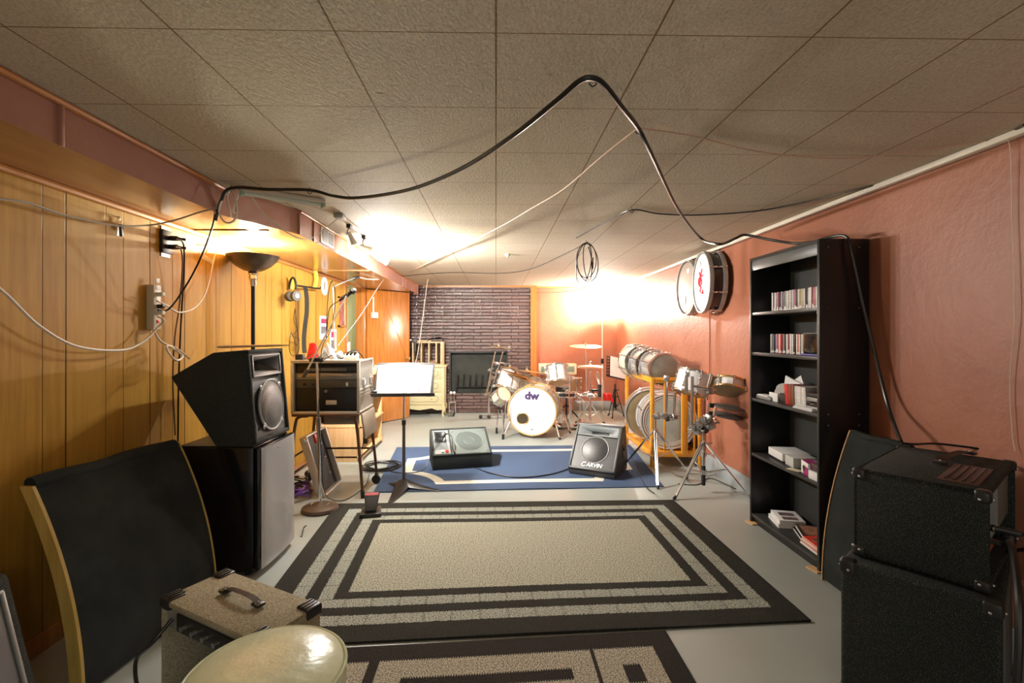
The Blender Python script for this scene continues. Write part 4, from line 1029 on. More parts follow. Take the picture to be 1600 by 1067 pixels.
# things on top of the rack case
zt = a.z + .006
def on(px, py, Y, z=None): p = P(px, py, Y); return Vector((p.x, p.y, z if z is not None else p.z))
t = thing('power_adapter', 'black square power adapter on the left front corner of the rack case', 'adapter', on(469, 552, 3.97, zt))
MB().box((0, 0, .024), (.062, .05, .048), bev=.006).build('body', BLKP, t); MB().tube([(.03, 0, .01), (.07, -.02, .006), (.11, .0, .005)], .003, 6).build('lead', CABLE, t)
for k, (px, rot_, w_, h_, nm) in enumerate(((506, 20, .10, .10, 'large crumpled'), (517, -15, .13, .14, 'tallest pointed'), (528, 35, .10, .07, 'small folded'))):
    b = MB(rotm(rz=rot_))
    b.surf(lambda u, v: ((u - .5) * w_, (v - .5) * .10 + .02 * math.sin(7 * u), h_ * (1 - abs(2 * u - 1) ** 1.3) * (1 - .5 * v) + .008 * math.sin(13 * u + 9 * v) + .004), 12, 8)
    bmesh.ops.solidify(b.bm, geom=b.bm.faces[:], thickness=.002)
    o = b.build('crumpled_paper', PAPER); o.location = on(px, 550, 3.98 + .04 * k, zt); tag(o, nm + ' white paper on top of the rack case', 'paper')
t = thing('small_mixer', 'small white box mixer with dark knobs on the right of the rack case top', 'mixer', on(549, 552, 4.05, zt), 8)
MB().prism([(-.06, 0), (.06, 0), (.06, .05), (-.06, .03)], 'x', -.055, .055, bev=.003).build('body', WHITEP, t)
for i in range(3):
    for j in range(3): MB().cyl((-.03 + .03 * i, -.035 + .03 * j, .035), (-.03 + .03 * i, -.035 + .03 * j, .052 + .004 * j), .008, n=10).build('knob', BLKP, t)
o = MB().lathe([(0, 0), (.048, 0), (.05, .03), (.035, .10), (.03, .13), (0, .14)], 16).build('red_bag', RED); o.location = on(489, 545, 4.15, zt); o.scale = (1, .6, 1); tag(o, 'bright red crumpled pouch on the rack case beside the black strap', 'pouch')
cable('tangled black cable lying across the top of the rack case', [on(476, 552, 3.95, zt + .01), on(490, 551, 4.0, zt + .05), on(506, 552, 3.92, zt + .01), on(520, 549, 3.98, zt + .04), on(533, 552, 4.05, zt + .006), on(545, 545, 4.1, zt + .06), on(558, 548, 4.1, zt + .07), P(571, 566, 4.15), P(577, 590, 4.2), P(575, 625, 4.2), P(573, 660, 4.2), P(566, 700, 4.25)], .004)
cable('second black cable arching off the right side of the rack case', [on(520, 550, 4.1, zt + .02), on(536, 545, 4.15, zt + .05), on(554, 545, 4.2, zt + .06), P(566, 556, 4.22), P(574, 580, 4.25), P(570, 605, 4.25)], .003)

# leaning rack case lid
q0, q1 = FL(508, 777), FL(535, 752)
d = q1 - q0; rz = math.degrees(math.atan2(d.y, d.x)) - 90
t = thing('case_lid', 'rack case lid with aluminium edges leaning under the brown tubular stand', 'case lid', (q0.x, q0.y, .006), rz)
T = Matrix.Rotation(math.radians(-17), 4, 'Y'); Ld, Hd = d.length, .50
MB(T).bb((-.055, 0, 0), (-.045, Ld, Hd)).build('panel', BLKP, t)
b = MB(T)
b.bb((-.06, -.006, 0), (0, .010, Hd), .003).bb((-.06, Ld - .01, 0), (0, Ld + .006, Hd), .003).bb((-.06, 0, Hd - .012), (0, Ld, Hd + .003), .003).bb((-.06, -.004, -.004), (.004, Ld + .004, .014), .003)
b.build('edge_frame', ALU, t)
MB(T).bb((.0, .10, Hd - .085), (.02, .15, Hd - .01), .005).build('red_latch', RED, t)
for z in (.12, .26, .38): MB(T).box((-.040, Ld * .75, z), (.008, .03, .008)).build('clip', STEEL, t)
MB(T).sphere((-.02, -.012, Hd - .03), .018, n=12).build('corner_ball', CHROME, t)

# purple cable coil and clutter behind the fridge
for k, (mt, nm, r_) in enumerate(((M('purple_cable', (.16, .06, .38), .4), 'purple', .007), (CABLE, 'black', .006))):
    pts = []; c = FL(477, 778) if k == 0 else FL(474, 768)
    for i in range(34):
        an = i * .75 + k; rr = .085 + .02 * math.sin(i * 1.7)
        pts.append((c.x - .04 + rr * .8 * math.cos(an), c.y + rr * math.sin(an) * 1.2, .02 + .0025 * i + .015 * math.sin(i * 2.1)))
    cable(f'{nm} cable coiled on the floor between the fridge and the microphone stand', pts, r_, mt, 'coiled_cable')
t = thing('desk_clamp', 'dark clamp fitting on the floor behind the purple cable', 'clamp', FL(481, 745))
MB().tube([(0, 0, .02), (.03, .02, .12), (-.02, 0, .20)], .009, 8).build('arm', BLKM, t); MB().sphere((0, 0, .03), .03).build('base', BLKP, t)
# wooden shelf unit
sx1 = FL(566, 722).x; sy0, sy1 = FL(566, 722).y, FL(596, 690).y
t = thing('wooden_shelf', 'pale pine shelf unit of audio gear standing along the left wall behind the rack case', 'shelf unit', (XL + .02, sy0, 0))
w, l = sx1 - XL - .02, sy1 - sy0
zs_ = [.06, .36, .62, .86]
for z in zs_: MB().bb((0, 0, z - .02), (w, l, z), .002).build('shelf', PINE, t)
MB().bb((0, l - .02, 0), (w - .02, l, .92), .002).build('side_panel', PINE, t)
MB().bb((0, 0, 0), (w * .9, .018, .34), .002).build('side_panel', PINE, t)
MB().bb((0, .02, 0), (.012, l, .9)).build('back_panel', wood('shelf_back', (.42, .20, .07), (.52, .28, .10), 'z', .5), t)
b = MB(); b.bb((w - .03, 0, 0), (w, .03, .60), .002); b.build('post', PINE, t)
bx_ = XL + .02
mx = thing('audio_mixer', 'grey mixing desk tilted on top of the pine shelf unit', 'mixer', (bx_ + .05, sy0 + .05, .862))
T = Matrix.Rotation(math.radians(-7), 4, 'Y')
MB(T).bb((0, 0, .0), (.40, .62, .06), .006).build('body', GREYM, mx); MB(T).bb((.01, .01, .06), (.39, .61, .066), .002).build('panel', BLKM, mx)
for i in range(4):
    for j in range(8): MB(T).cyl((.06 + .08 * i, .06 + .07 * j, .064), (.06 + .08 * i, .06 + .07 * j, .082), .010, n=8).build('knob', [GREYM, RED, PAPER, BLKP][i], mx)
for k, (z, y, dx, dy, h, m, lb) in enumerate(((.362, .12, .34, .5, .09, BLKM, 'black amplifier unit on the third board of the pine shelf'), (.622, .10, .36, .55, .10, M('dark_red_unit', (.12, .03, .03), .4), 'dark red faced recorder under the mixing desk'), (.362 + .092, .2, .30, .4, .06, GREYM, 'silver disc player stacked on the black amplifier unit'))):
    q = thing('audio_unit', lb, 'audio unit', (bx_ + .06, sy0 + y, z))
    MB().bb((0, 0, 0), (dx, dy, h), .004).build('body', m, q)
    for j in range(3): MB().cyl((dx - .001, .08 + .1 * j, h / 2), (dx + .012, .08 + .1 * j, h / 2), .012, n=10).build('knob', STEEL, q)
o = MB().lathe([(.0, 0), (.045, 0), (.045, .06), (.02, .075), (0, .075)], 16).build('cable_spool', M('maroon_spool', (.18, .04, .04), .5)); o.location = (bx_ + .34, sy0 + .38, .061); tag(o, 'maroon cable spool on the lowest board of the pine shelf', 'spool')
o = MB().box((0, 0, .03), (.07, .06, .06), bev=.006).build('power_brick', BLKP); o.location = (bx_ + .36, sy0 + .58, .061); tag(o, 'black power brick at the far end of the lowest pine board', 'adapter')

# coil of black cable on the floor
pts = []; c = FL(600, 731)
for i in range(60):
    an = i * .62; rr = .14 + .03 * math.sin(i * .9); pts.append((c.x - .03 + rr * math.cos(an) * 1.15, c.y + rr * math.sin(an) * 1.1, .007 + .0012 * i * .4 + .004 * math.sin(i)))
pts += [FL(622, 728) + Vector((0, 0, .016)), FL(608, 736) + Vector((0, 0, .016)), FL(620, 741) + Vector((0, 0, .018)), FL(648, 741) + Vector((0, 0, .018)), P(664, 732, 4.5), P(672, 715, 4.58), P(678, 690, 4.66), P(684, 683, 4.72), P(690, 684, 4.76)]
cable('black cable coiled on the floor and running to the left floor monitor', pts, .0055, CABLE, 'coiled_cable', sm=4)

# ---- front music stand
c = FL(631, 762)
t = thing('music_stand', 'grey music stand with cast three-foot base and bright white sheets on the blue rug edge', 'music stand', (c.x, c.y, 0))
GUN = M('gunmetal', (.12, .12, .12), .3, metal=.7)
b = MB()
for p in (FL(608, 788), FL(608, 757), FL(688, 768)):
    q = Vector((p.x - c.x, p.y - c.y, 0)); n_ = Vector((-q.y, q.x, 0)).normalized()
    def fn(u, v, q=q, n_=n_):
        s = (v - .5) * 2; wdt = .070 * (1 - u) + .014 * u
        return q * u + n_ * s * wdt + Vector((0, 0, .062 * (1 - u) ** 1.6 * (1 - .5 * s * s) + .008 + .006 * (1 - s * s)))
    b.surf(fn, 14, 6)
bmesh.ops.solidify(b.bm, geom=b.bm.faces[:], thickness=.006)
b.build('cast_base', GUN, t)
tc = P(630, 606, c.y)
MB().cyl((0, 0, .055), (0, 0, .55), .0135, n=16).build('lower_tube', M('brown_grey_tube', (.10, .085, .075), .4, metal=.4), t)
MB().cyl((0, 0, .54), (0, 0, tc.z - .04), .009, n=14).build('upper_tube', CHROME, t)
MB().cyl((0, 0, .53), (0, 0, .57), .018, n=14).build('collar', BLKP, t)
tilt = 38
T = Matrix.Translation((tc.x - c.x, .0, tc.z - .055)) @ rotm(rx=-(90 - tilt) + 0, rz=-3)
# desk: local x across, local y up the slope, facing camera/up
T = Matrix.Translation((tc.x - c.x, .0, tc.z - .06)) @ rotm(rz=3) @ rotm(rx=52)
MB(T).box((0, .16, 0), (.50, .34, .004), bev=.001).box((0, -.012, .022), (.53, .004, .052), bev=.001).box((0, -.008, 0), (.53, .012, .006)).build('desk', M('brown_black_desk', (.035, .03, .027), .45), t)
MB(T).box((0, .06, -.02), (.06, .06, .04), bev=.006).build('tilt_block', BLKP, t)
for k, (x, w_, h_, r_, nm) in enumerate(((-.11, .25, .30, 3, 'left'), (.10, .26, .295, -2, 'right'), (.0, .24, .31, 0, 'middle'))):
    b = MB(Matrix.Translation((c.x, c.y, 0)) @ T @ Matrix.Translation((x, .155, .006 + .002 * k)) @ rotm(rz=r_))
    b.surf(lambda u, v: ((u - .5) * w_, (v - .5) * h_, .004 * math.sin(u * 5 + k)), 10, 2); bmesh.ops.solidify(b.bm, geom=b.bm.faces[:], thickness=.0008)
    o = b.build('sheet_music', PAPER); tag(o, f'{nm} bright white sheet on the front music stand', 'sheet music', 'sheets on the front music stand')
b = MB(Matrix.Translation((c.x, c.y, 0)) @ T @ Matrix.Translation((-.24, .02, .025)))
b.box((0, 0, 0), (.05, .02, .018), bev=.004).tube([(-.02, .01, .01), (-.03, .03, .02), (-.005, .035, .02)], .004, 6); o = b.build('clip', BLKP); tag(o, 'black spring clip on the lower left lip of the front music stand', 'clip')
b = MB(Matrix.Translation((c.x, c.y, 0)) @ T @ Matrix.Translation((.10, .012, .018))); b.tube([(-.08, 0, 0), (0, .01, .004), (.04, .016, .006)], .0025, 6); o = b.build('pencil', BLKP); tag(o, 'thin black pencil on the right of the front music stand lip', 'pencil')

# ---- expression pedal
c = FL(588, 813)
t = thing('effects_pedal', 'black rocker effects pedal with red lettering on the back edge of the large rug', 'pedal', (c.x - .045, c.y + .01, .013), 10)
MB().prism([(-.075, 0), (.075, 0), (.065, .16), (-.065, .16)], 'z', 0, .028, bev=.006).build('base', BLKP, t)
T = Matrix.Translation((0, .02, .034)) @ rotm(rx=36)
MB(T).prism([(-.034, 0), (.040, 0), (.058, .155), (-.054, .155)], 'z', 0, .018, bev=.004).build('rocker', M('pedal_rubber', (.022, .021, .019), .75, spec=.2), t)
MB(T).box((.002, .135, .0195), (.094, .024, .002)).build('red_strip', M('dark_red_strip', (.30, .01, .015), .5), t)
tx = text('lettering', 'DIGITECH', .020, M('red_lettering', (.85, .08, .08), .5), t, (0, 0, 0), (0, 0, 0), .0006)
tx.matrix_local = T @ Matrix.Translation((.002, .135, .0215))
MB().box((0, .09, .04), (.05, .05, .04), bev=.005).build('hinge_block', BLKP, t)

# ---- left floor monitor
q0, q1 = FL(676, 737), FL(769, 731)
t = thing('floor_monitor_speaker', 'black wedge floor monitor lying on the left half of the blue rug', 'speaker', (q0.x, q0.y, .012), math.degrees(math.atan2(q1.y - q0.y, q1.x - q0.x)))
w = (q1 - q0).length; D1, H0, H1 = .40, .125, .315
b = MB(); prof = [(0, 0), (.0, H0), (D1 - .06, H1), (D1, H1 - .02), (D1, 0)]
b.prism([(y, z) for y, z in prof], 'x', 0, w, bev=.008); lm_body = b.build('cabinet_body', CARPET, t)
sl = math.atan2(H1 - H0, D1 - .06); Ls = math.hypot(H1 - H0, D1 - .06)
T = Matrix.Translation((0, 0, H0)) @ Matrix.Rotation(sl, 4, 'X')
b = MB(T)
for x0, y0, x1, y1 in ((0, 0, w, .018), (0, Ls - .018, w, Ls), (0, 0, .02, Ls), (w - .02, 0, w, Ls)): b.bb((x0, y0, -.01), (x1, y1, .014), .004)
b.bb((w * .31, .01, 0), (w * .33, Ls - .01, .012)); b.build('front_frame', CARPET, t)
lm_plate = MB(T).bb((.02, .018, -.004), (w * .31, Ls - .018, .004)).build('horn_plate', M('grey_horn_plate', (.20, .22, .22), .5), t)
MB(T).bb((w * .33, .018, -.004), (w - .02, Ls - .018, .008)).build('grille', GREENG, t)
for f in (.58, .79):
    hm = T @ Matrix.Translation((w * .165, Ls * f, .004))
    for ob_ in (lm_body, lm_plate): cut(ob_, hm, .10, .066, .06)
    horn(t, hm, .11, .075, .05)
MB(T @ Matrix.Translation((w * .65, Ls * .5, .008))).torus((0, 0, 0), (0, 0, 1), .135, .004, 40).torus((0, 0, 0), (0, 0, 1), .05, .003, 30).build('speaker_ring', GREENG, t)
MB(T @ Matrix.Translation((w * .65, Ls * .5, .0086))).disc((0, 0, 0), (0, 0, 1), .128, .001, 40).build('cone_behind_grille', M('darker_grey_green', (.10, .125, .12), .5, metal=.3, bs=.2, bscale=600), t)
for x in (.38, .93):
    for y in (.12, .88): MB(T).disc((w * x, Ls * y, .010), (0, 0, 1), .010, .006, 12).build('grille_bolt', STEEL, t)
pp = MB(T).bb((.03, .03, .004), (w * .30, .085, .008)).build('input_plate', GREYM, t)
MB(T).cyl((.10, .055, .006), (.10, .055, .022), .013, n=12).build('knob', PAPER, pp); MB(T).box((.14, .055, .012), (.03, .03, .014), bev=.003).build('red_plug', RED, pp)
cable('black cable running from the left floor monitor over the blue rug to the right one', [P(690, 690, 4.78), P(697, 678, 4.76), P(706, 683, 4.70), P(709, 706, 4.60), FL(730, 729) + Vector((0, 0, .02)), FL(770, 743) + Vector((0, 0, .018)), FL(815, 749) + Vector((0, 0, .018)), FL(860, 744) + Vector((0, 0, .018)), FL(890, 735) + Vector((0, 0, .02)), FL(915, 728) + Vector((0, 0, .03))], .006)
# ---- right floor monitor with lettering
q0, q1 = FL(888, 741), FL(961, 752)
rz = math.degrees(math.atan2(q1.y - q0.y, q1.x - q0.x)); w = (q1 - q0).length
t = thing('floor_monitor_speaker', 'black wedge floor monitor with white lettering on the right end of the blue rug', 'speaker', (q0.x, q0.y, .012), rz)
prof = [(0, .0), (-.0, .05), (.26, .42), (.36, .42), (.42, .10), (.40, 0)]
rm_body = MB().prism(prof, 'x', 0, w, bev=.012).build('cabinet_body', M('charcoal_textured_shell', (.035, .036, .038), .5, bs=.3, bscale=300), t)
sl = math.atan2(.37, .26); Ls = math.hypot(.37, .26)
T = Matrix.Translation((0, 0, .05)) @ Matrix.Rotation(sl, 4, 'X')
b = MB(T)
for x0, y0, x1, y1 in ((0, 0, w, .02), (0, Ls - .02, w, Ls), (0, 0, .022, Ls), (w - .022, 0, w, Ls)): b.bb((x0, y0, -.01), (x1, y1, .018), .006)
b.build('front_frame', M('grey_front_frame', (.07, .075, .078), .45), t)
MB(T).bb((.02, .018, -.002), (w - .02, Ls * .72, .008)).build('grille', GRILLE, t)
cut(rm_body, T @ Matrix.Translation((w / 2, Ls * .845, .010)), w - .06, Ls * .20, .09)
horn(t, T @ Matrix.Translation((w / 2, Ls * .845, .010)), w - .05, Ls * .22, .07, M('grey_horn', (.16, .18, .18), .5))
MB(T @ Matrix.Translation((w / 2, Ls * .44, .008))).torus((0, 0, 0), (0, 0, 1), .128, .006, 40).build('speaker_ring', GREYM, t)
b = MB(T @ Matrix.Translation((w / 2, Ls * .44, .007)))
b.surf(lambda u, v: (.125 * (1 - u) * math.cos(2 * PI * v), .125 * (1 - u) * math.sin(2 * PI * v), .014 * (1 - (1 - u) ** 2)), 8, 36); b.build('domed_grille', GRILLE, t)
LW = M('white_lettering', (.85, .85, .85), .5)
for (ch_, sz_, x_) in (('C', .062, -.092), ('ARVIN', .050, .022)):
    tx = text('lettering', ch_, sz_, LW, t, (0, 0, 0), (0, 0, 0), .0015, shear=.2, bold=.0016); tx.matrix_local = T @ Matrix.Translation((w / 2 + x_ * .92, .048, .012))
MB().bb((w, .22, .14), (w + .006, .34, .26), .003).build('side_handle', BLKP, t)
MB().box((w + .01, .28, .22), (.02, .08, .03), bev=.006).build('handle_grip', BLKP, t)
# ================================================================== DOOR, DRESSER
h0 = Vector((XL + .03, DY1 + .03, 0)); e0 = FL(638.5, 651)
e0 = Vector((P(638.5, 600, 7.50).x, 7.50, 0)); d = e0 - h0; rz = math.degrees(math.atan2(d.y, d.x)); dw = d.length
t = thing('wooden_door', 'varnished orange-brown wooden door standing open into the room beside the dresser', 'door', h0, rz)
MB().bb((0, -.02, .012), (dw, .02, 1.925), .003).build('door_leaf', DOORW, t)
kb = MB().cyl((dw - .06, -.02, .92), (dw - .06, -.06, .92), .010, n=12); kb.sphere((dw - .06, -.07, .92), .026, n=14); kb.disc((dw - .06, -.022, .92), (0, 1, 0), .028, .006, 20).build('door_knob', BRASS, t)
for z in (.25, 1.7): MB().cyl((0, -.025, z - .05), (0, -.025, z + .05), .008, n=8).build('hinge', BRASS, t)
MB().cyl((.10, -.022, 1.55), (.10, -.022, 1.82), .012, n=8).box((.10, -.05, 1.56), (.10, .05, .09), bev=.01).build('hanging_white_hook', WHITEP, t)

dx1 = P(695, 600, 7.62).x; dx0 = dx1 - .80; dy = 7.60; dz = P(690, 571, dy).z
t = thing('dresser', 'cream painted dresser with cabriole legs and brass trim lines beside the fireplace', 'dresser', (dx0, dy, 0))
w, dd = .80, .34
CREAMD = M('cream_dresser_paint', (.66, .60, .36), .4, var=.05)
LINE = M('olive_trim_line', (.30, .24, .08), .5)
MB().bb((.01, 0.01, .16), (w - .01, dd, dz - .03), .006).build('carcass', CREAMD, t)
MB().bb((-.01, -.012, dz - .03), (w + .012, dd, dz), .008).build('top', CREAMD, t)
ap = [(0.02, .17), (.02, .11), (.12, .10), (.20, .13), (.30, .115), (.40, .10), (.50, .115), (.60, .13), (.68, .10), (.78, .11), (.78, .17)]
MB().prism(ap, 'y', -.004, .016).build('scalloped_apron', CREAMD, t)
for x in (.03, w - .03):
    for y in (.02, dd - .03):
        s = 1 if x > .4 else -1
        MB().loft([((x, y, .17), .032), ((x + s * .012, y - .004, .12), .028), ((x - s * .004, y, .05), .014), ((x + s * .004, y - .004, .0), .018)], 10).build('leg', CREAMD, t)
for k, (z0, z1) in enumerate(((.185, .37), (.385, .575), (.59, dz - .04))):
    dr = MB().bb((.05, -.008, z0), (w - .05, .012, z1), .006).build('drawer', CREAMD, t)
    zc = (z0 + z1) / 2; b = MB()
    ptsl = [(.10, zc), (.13, zc + .045), (.25, zc + .04), (.40, zc + .055), (.55, zc + .04), (.67, zc + .045), (.70, zc), (.67, zc - .045), (.55, zc - .04), (.40, zc - .05), (.25, zc - .04), (.13, zc - .045), (.10, zc)]
    b.tube([(x, -.010, z) for x, z in ptsl], .0035, 5, sm=4); b.build('trim_outline', LINE, dr)
    for x in (.2, .6): MB().sphere((x, -.018, zc), .012, n=10).build('knob', BRASS, dr)
# pine rack on the dresser with small reels
r0, r1 = P(644, 570, dy + .02).x, P(692, 570, dy + .02).x
rh = P(690, 534, dy + .02).z - dz
t = thing('pine_rack', 'open pine compartment rack standing on top of the cream dresser', 'rack', (r0, dy + .02, dz + .001))
w = r1 - r0; PALEP = wood('pale_pine_rack', (.62, .45, .24), (.72, .56, .33), 'x', .5)
b = MB(); b.bb((0, 0, 0), (w, .22, .02)).bb((0, 0, rh - .02), (w, .22, rh)); b.build('shelf', PALEP, t)
for x in (0, .13, .25, .365, w - .04): MB().bb((x, 0, .02), (x + (.04 if x > .4 else .02), .22, rh - .02), .001).build('divider', PALEP, t)
n_ = 0
for c0 in (.03, .28):
    for i in range(4):
        for j in range(2 if i < 3 else 1):
            n_ += 1
            o = MB(Matrix.Translation((r0 + c0 + .02 + .024 * i - .003 * j, dy + .03, dz + .036 + .026 * j))).disc((0, 0, 0), (0, 1, 0), .0125, .03, 12).cyl((0, -.018, 0), (0, .018, 0), .005, n=8).build('cork_reel', M('cork', (.45, .24, .14), .7, var=.2) if n_ == 1 else bpy.data.materials['cork'])
            tag(o, f'small brown cork, {ORD[i]} from the left in the {["lower", "upper"][j]} layer of the {["left", "middle"][c0 > .1]} compartment of the pine rack', 'cork', 'corks in the pine rack')
            o['label'] = f'brown cork {ORD[i]} from left, {["lower", "upper"][j]} row, {["left", "middle"][c0 > .1]} compartment of pine rack'
t = thing('bag', 'dark folded bag on the right end of the pine rack', 'bag', (r0 + w * .74, dy + .10, dz + rh + .002))
b = MB(); b.surf(lambda u, v: ((u - .5) * .26, (v - .5) * .16, .10 * (math.sin(PI * u) ** .5) * (1 - .3 * v) * (.4 + .6 * u) + .01 * math.sin(9 * u)), 14, 6); bmesh.ops.solidify(b.bm, geom=b.bm.faces[:], thickness=.004)
b.build('bag_body', BLKFAB, t); MB().tube([(-.08, 0, .03), (-.02, -.03, .09), (.06, 0, .11)], .006, 6).build('strap', BLKFAB, t)
o = MB().box((r0 + w * .33, dy + .08, dz + rh + .014), (.26, .04, .022), rot=rotm(rz=5), bev=.003).build('wooden_stick', PALEP); tag(o, 'pale wooden bar lying on top of the pine rack', 'stick')
t = thing('clamp_lamp', 'dark clamp hanging from the left end of the pine rack', 'clamp', (r0 + .03, dy - .012, dz + rh - .02))
MB().box((0, 0, .03), (.11, .03, .03), bev=.006).cyl((.02, 0, .03), (.02, -.01, -.13), .018, n=10).build('clamp_body', BLKP, t); MB().sphere((-.05, 0, .045), .018).build('knob', PAPER, t)

# white cable hanging from the ceiling down to the pine rack
cable('white cable drooping from the soffit edge down past the pine rack', [P(612, 418, 6.0), P(640, 422, 6.6), P(668, 430, 7.0), P(667, 445, 7.1), P(660, 500, 7.3), P(652, 555, 7.45), P(644, 582, 7.5)], .006, WCABLE, sm=6)

# ================================================================== LEFT WALL ITEMS
def on_wall(px, py, off=0.01): return G(px, py, XL + off)
# socket box with two plugs
c = on_wall(263, 378, .02)
t = thing('wall_socket', 'open black electrical box with two black plugs on the panelled wall', 'socket', (XL, c.y, c.z))
MB().bb((0, -.045, -.065), (.02, .045, .065), .003).build('box', BLKP, t)
MB().bb((.0, -.035, -.085), (.006, .035, -.065)).bb((0, -.035, .065), (.006, .035, .085)).build('metal_tab', STEEL, t)
for z in (.022, -.026): MB().box((.045, .01, z), (.05, .03, .026), bev=.006).cyl((.06, .01, z), (.10, .03, z - .004), .008, n=8).build('plug', BLKP, t)
# power strip
a, b2 = on_wall(240, 445, .02), on_wall(240, 515, .02)
t = thing('power_strip', 'beige multi-socket power strip screwed upright on the panelled wall', 'power strip', (XL, a.y, b2.z))
h = a.z - b2.z
MB().bb((0, -.03, 0), (.042, .03, h), .006).build('body', M('beige_plastic', (.62, .56, .42), .4), t)
for k in range(6): MB().bb((.041, -.014, .07 + k * .036), (.0435, .014, .095 + k * .036), .001).build('socket', M('socket_cream', (.80, .74, .60), .4) if k == 0 else bpy.data.materials['socket_cream'], t)
MB().bb((.041, -.008, .035), (.047, .010, .052), .002).build('red_switch', RED, t)
for z, m in ((.19, WCABLE), (.125, CABLE), (.09, WCABLE)): MB().box((.058, .0, z), (.034, .026, .022), bev=.005).build('plug', m, t)
# key on a hook
c = on_wall(186, 345, .012)
t = thing('hanging_keys', 'key ring with black key fob hanging from a hook on the left wall', 'keys', (XL, c.y, c.z))
MB().torus((.012, 0, 0), (1, .2, 0), .016, .002, 20).build('key_ring', BRASS, t); MB().tube([(0, 0, .02), (.015, 0, .018), (.015, 0, .0)], .002, 6).build('hook', STEEL, t)
MB().box((.015, .008, -.045), (.012, .016, .06), rot=rotm(rx=8), bev=.004).build('key_fob', BLKP, t); MB().box((.013, -.008, -.05), (.004, .010, .05), rot=rotm(rx=-8)).build('key', STEEL, t)
# speckled tape pieces
TAPE = M('speckled_tape', (.55, .45, .25), .6, var=.6, vs=300)
for nm, (x0, y0, x1, y1) in (('upper', (318, 383, 338, 388)), ('lower', (312, 397, 333, 410))):
    p, q = on_wall(x0, y0, .001), on_wall(x1, y1, .001); an = math.atan2(q.z - p.z, q.y - p.y); L_ = (q - p).length
    o = MB(Matrix.Translation((p + q) / 2) @ Matrix.Rotation(an, 4, 'X')).box((0, 0, 0), (.0012, L_, .035)).build('tape_strip', TAPE); tag(o, f'{nm} piece of speckled tape stuck on the wall behind the torchiere lamp', 'tape')
# headphones on a hanger rail
c = on_wall(461, 470, .12)
t = thing('headphones', 'grey and black headphones hanging on the left wall beside the black strap', 'headphones', (XL + .10, c.y, c.z), -35)
MB().tube([(.05 * math.cos(a) * 1.0, 0, .10 + .10 * math.sin(a)) for a in [PI * k / 10 for k in range(11)]] , .010, 8).build('headband', BLKP, t)
for s in (-1, 1): 
    e = MB().disc((s * .050, 0, .04), (1, 0, 0), .042, .026, 24).torus((s * .036, 0, .04), (1, 0, 0), .034, .012, 24).build('ear_cup', M('dark_grey_ear_cup', (.12, .115, .10), .4, metal=.3), t); MB().disc((s * .065, 0, .04), (1, 0, 0), .020, .006, 20).build('ear_cap', STEEL, e)
yh = c.y
cable('thin black headphone cord dangling in loops below the headphones', [on_wall(461, 482, .10), on_wall(459, 500, .06), on_wall(464, 515, .05), on_wall(457, 525, .05), on_wall(467, 530, .05), on_wall(463, 540, .05), on_wall(455, 520, .04), on_wall(452, 545, .04), on_wall(458, 556, .04), on_wall(467, 545, .04), on_wall(464, 510, .04), on_wall(461, 485, .05)], .0028)
for nm, (x0, y0, x1, y1) in (('yellow cloth strip left of the headphones', (454, 433, 454, 452)), ('tall ornate yellow strip hanging right of the black strap', (492, 420, 491, 452))):
    p, q = on_wall(x0, y0, .03), on_wall(x1, y1, .03)
    o = MB().tube([(p.x, p.y, p.z), (p.x + .01, p.y + .01, (p.z + q.z) / 2), (q.x, q.y, q.z)], .022 if x0 > 460 else .026, 8).build('yellow_strip', M('yellow_cloth', (.70, .50, .05), .7, var=.25, vs=40) if x0 < 460 else bpy.data.materials['yellow_cloth']); tag(o, nm + ' on the left wall', 'cloth strip')
p, q = on_wall(462, 446, .07), on_wall(500, 451, .07)
o = MB().tube([p, (p + q) / 2, q], .009, 8, sm=1).cyl(q, q + Vector((.0, .02, .02)), .006, n=6).build('hanger_rail', BLKM); tag(o, 'dark metal hanger rail on the left wall carrying headphones and strap', 'rail')
p = on_wall(477, 448, .09); q = on_wall(474, 552, .10)
def sfn(u, v):
    z = p.z + (q.z - p.z) * u; s = (v - .5) * .105
    return (p.x + .012 * math.sin(u * 6), p.y + s + .01 * math.sin(u * 4), z)
b = MB(); b.surf(sfn, 20, 2); bmesh.ops.solidify(b.bm, geom=b.bm.faces[:], thickness=.006); o = b.build('guitar_strap', M('dark_grey_webbing', (.05, .05, .042), .8, bs=.4, bscale=400)); tag(o, 'wide dark grey strap hanging from the rail down to the rack case', 'strap')
c = on_wall(508, 447, .012)
t = thing('oval_plaque', 'white oval ring plaque hung on the left wall above the posters', 'plaque', (XL, c.y, c.z))
MB().lathe([(.052, 0), (.10, 0), (.10, .012), (.055, .012)], 36, Matrix.Rotation(PI / 2, 4, 'Y') @ Matrix.Diagonal((1.0, .82, 1, 1)), close=True).build('ring', PAPER, t)
MB().lathe([(0, .001), (.054, .001), (.054, .004), (0, .004)], 30, Matrix.Rotation(PI / 2, 4, 'Y') @ Matrix.Diagonal((1.0, .82, 1, 1))).build('centre', GREYM, t)
def poster(nm, label, x0, y0, x1, y1, spots):
    a, d_ = on_wall(x0, y0, .004), on_wall(x1, y1, .004)
    t = thing(nm, label, 'poster', (XL, a.y, d_.z)); w, h = d_.y - a.y, a.z - d_.z
    MB().bb((0, 0, 0), (.003, w, h)).build('sheet', PAPER, t)
    for (u0, v0, u1, v1, m, pn) in spots: MB().bb((.003, w * u0, h * v0), (.0045, w * u1, h * v1)).build(pn, m, t)
    return t
PRD = M('crimson_print', (.45, .03, .10), .6, var=.9, vs=40); PGR = M('grey_photo_print', (.16, .17, .18), .6, var=.7, vs=20)
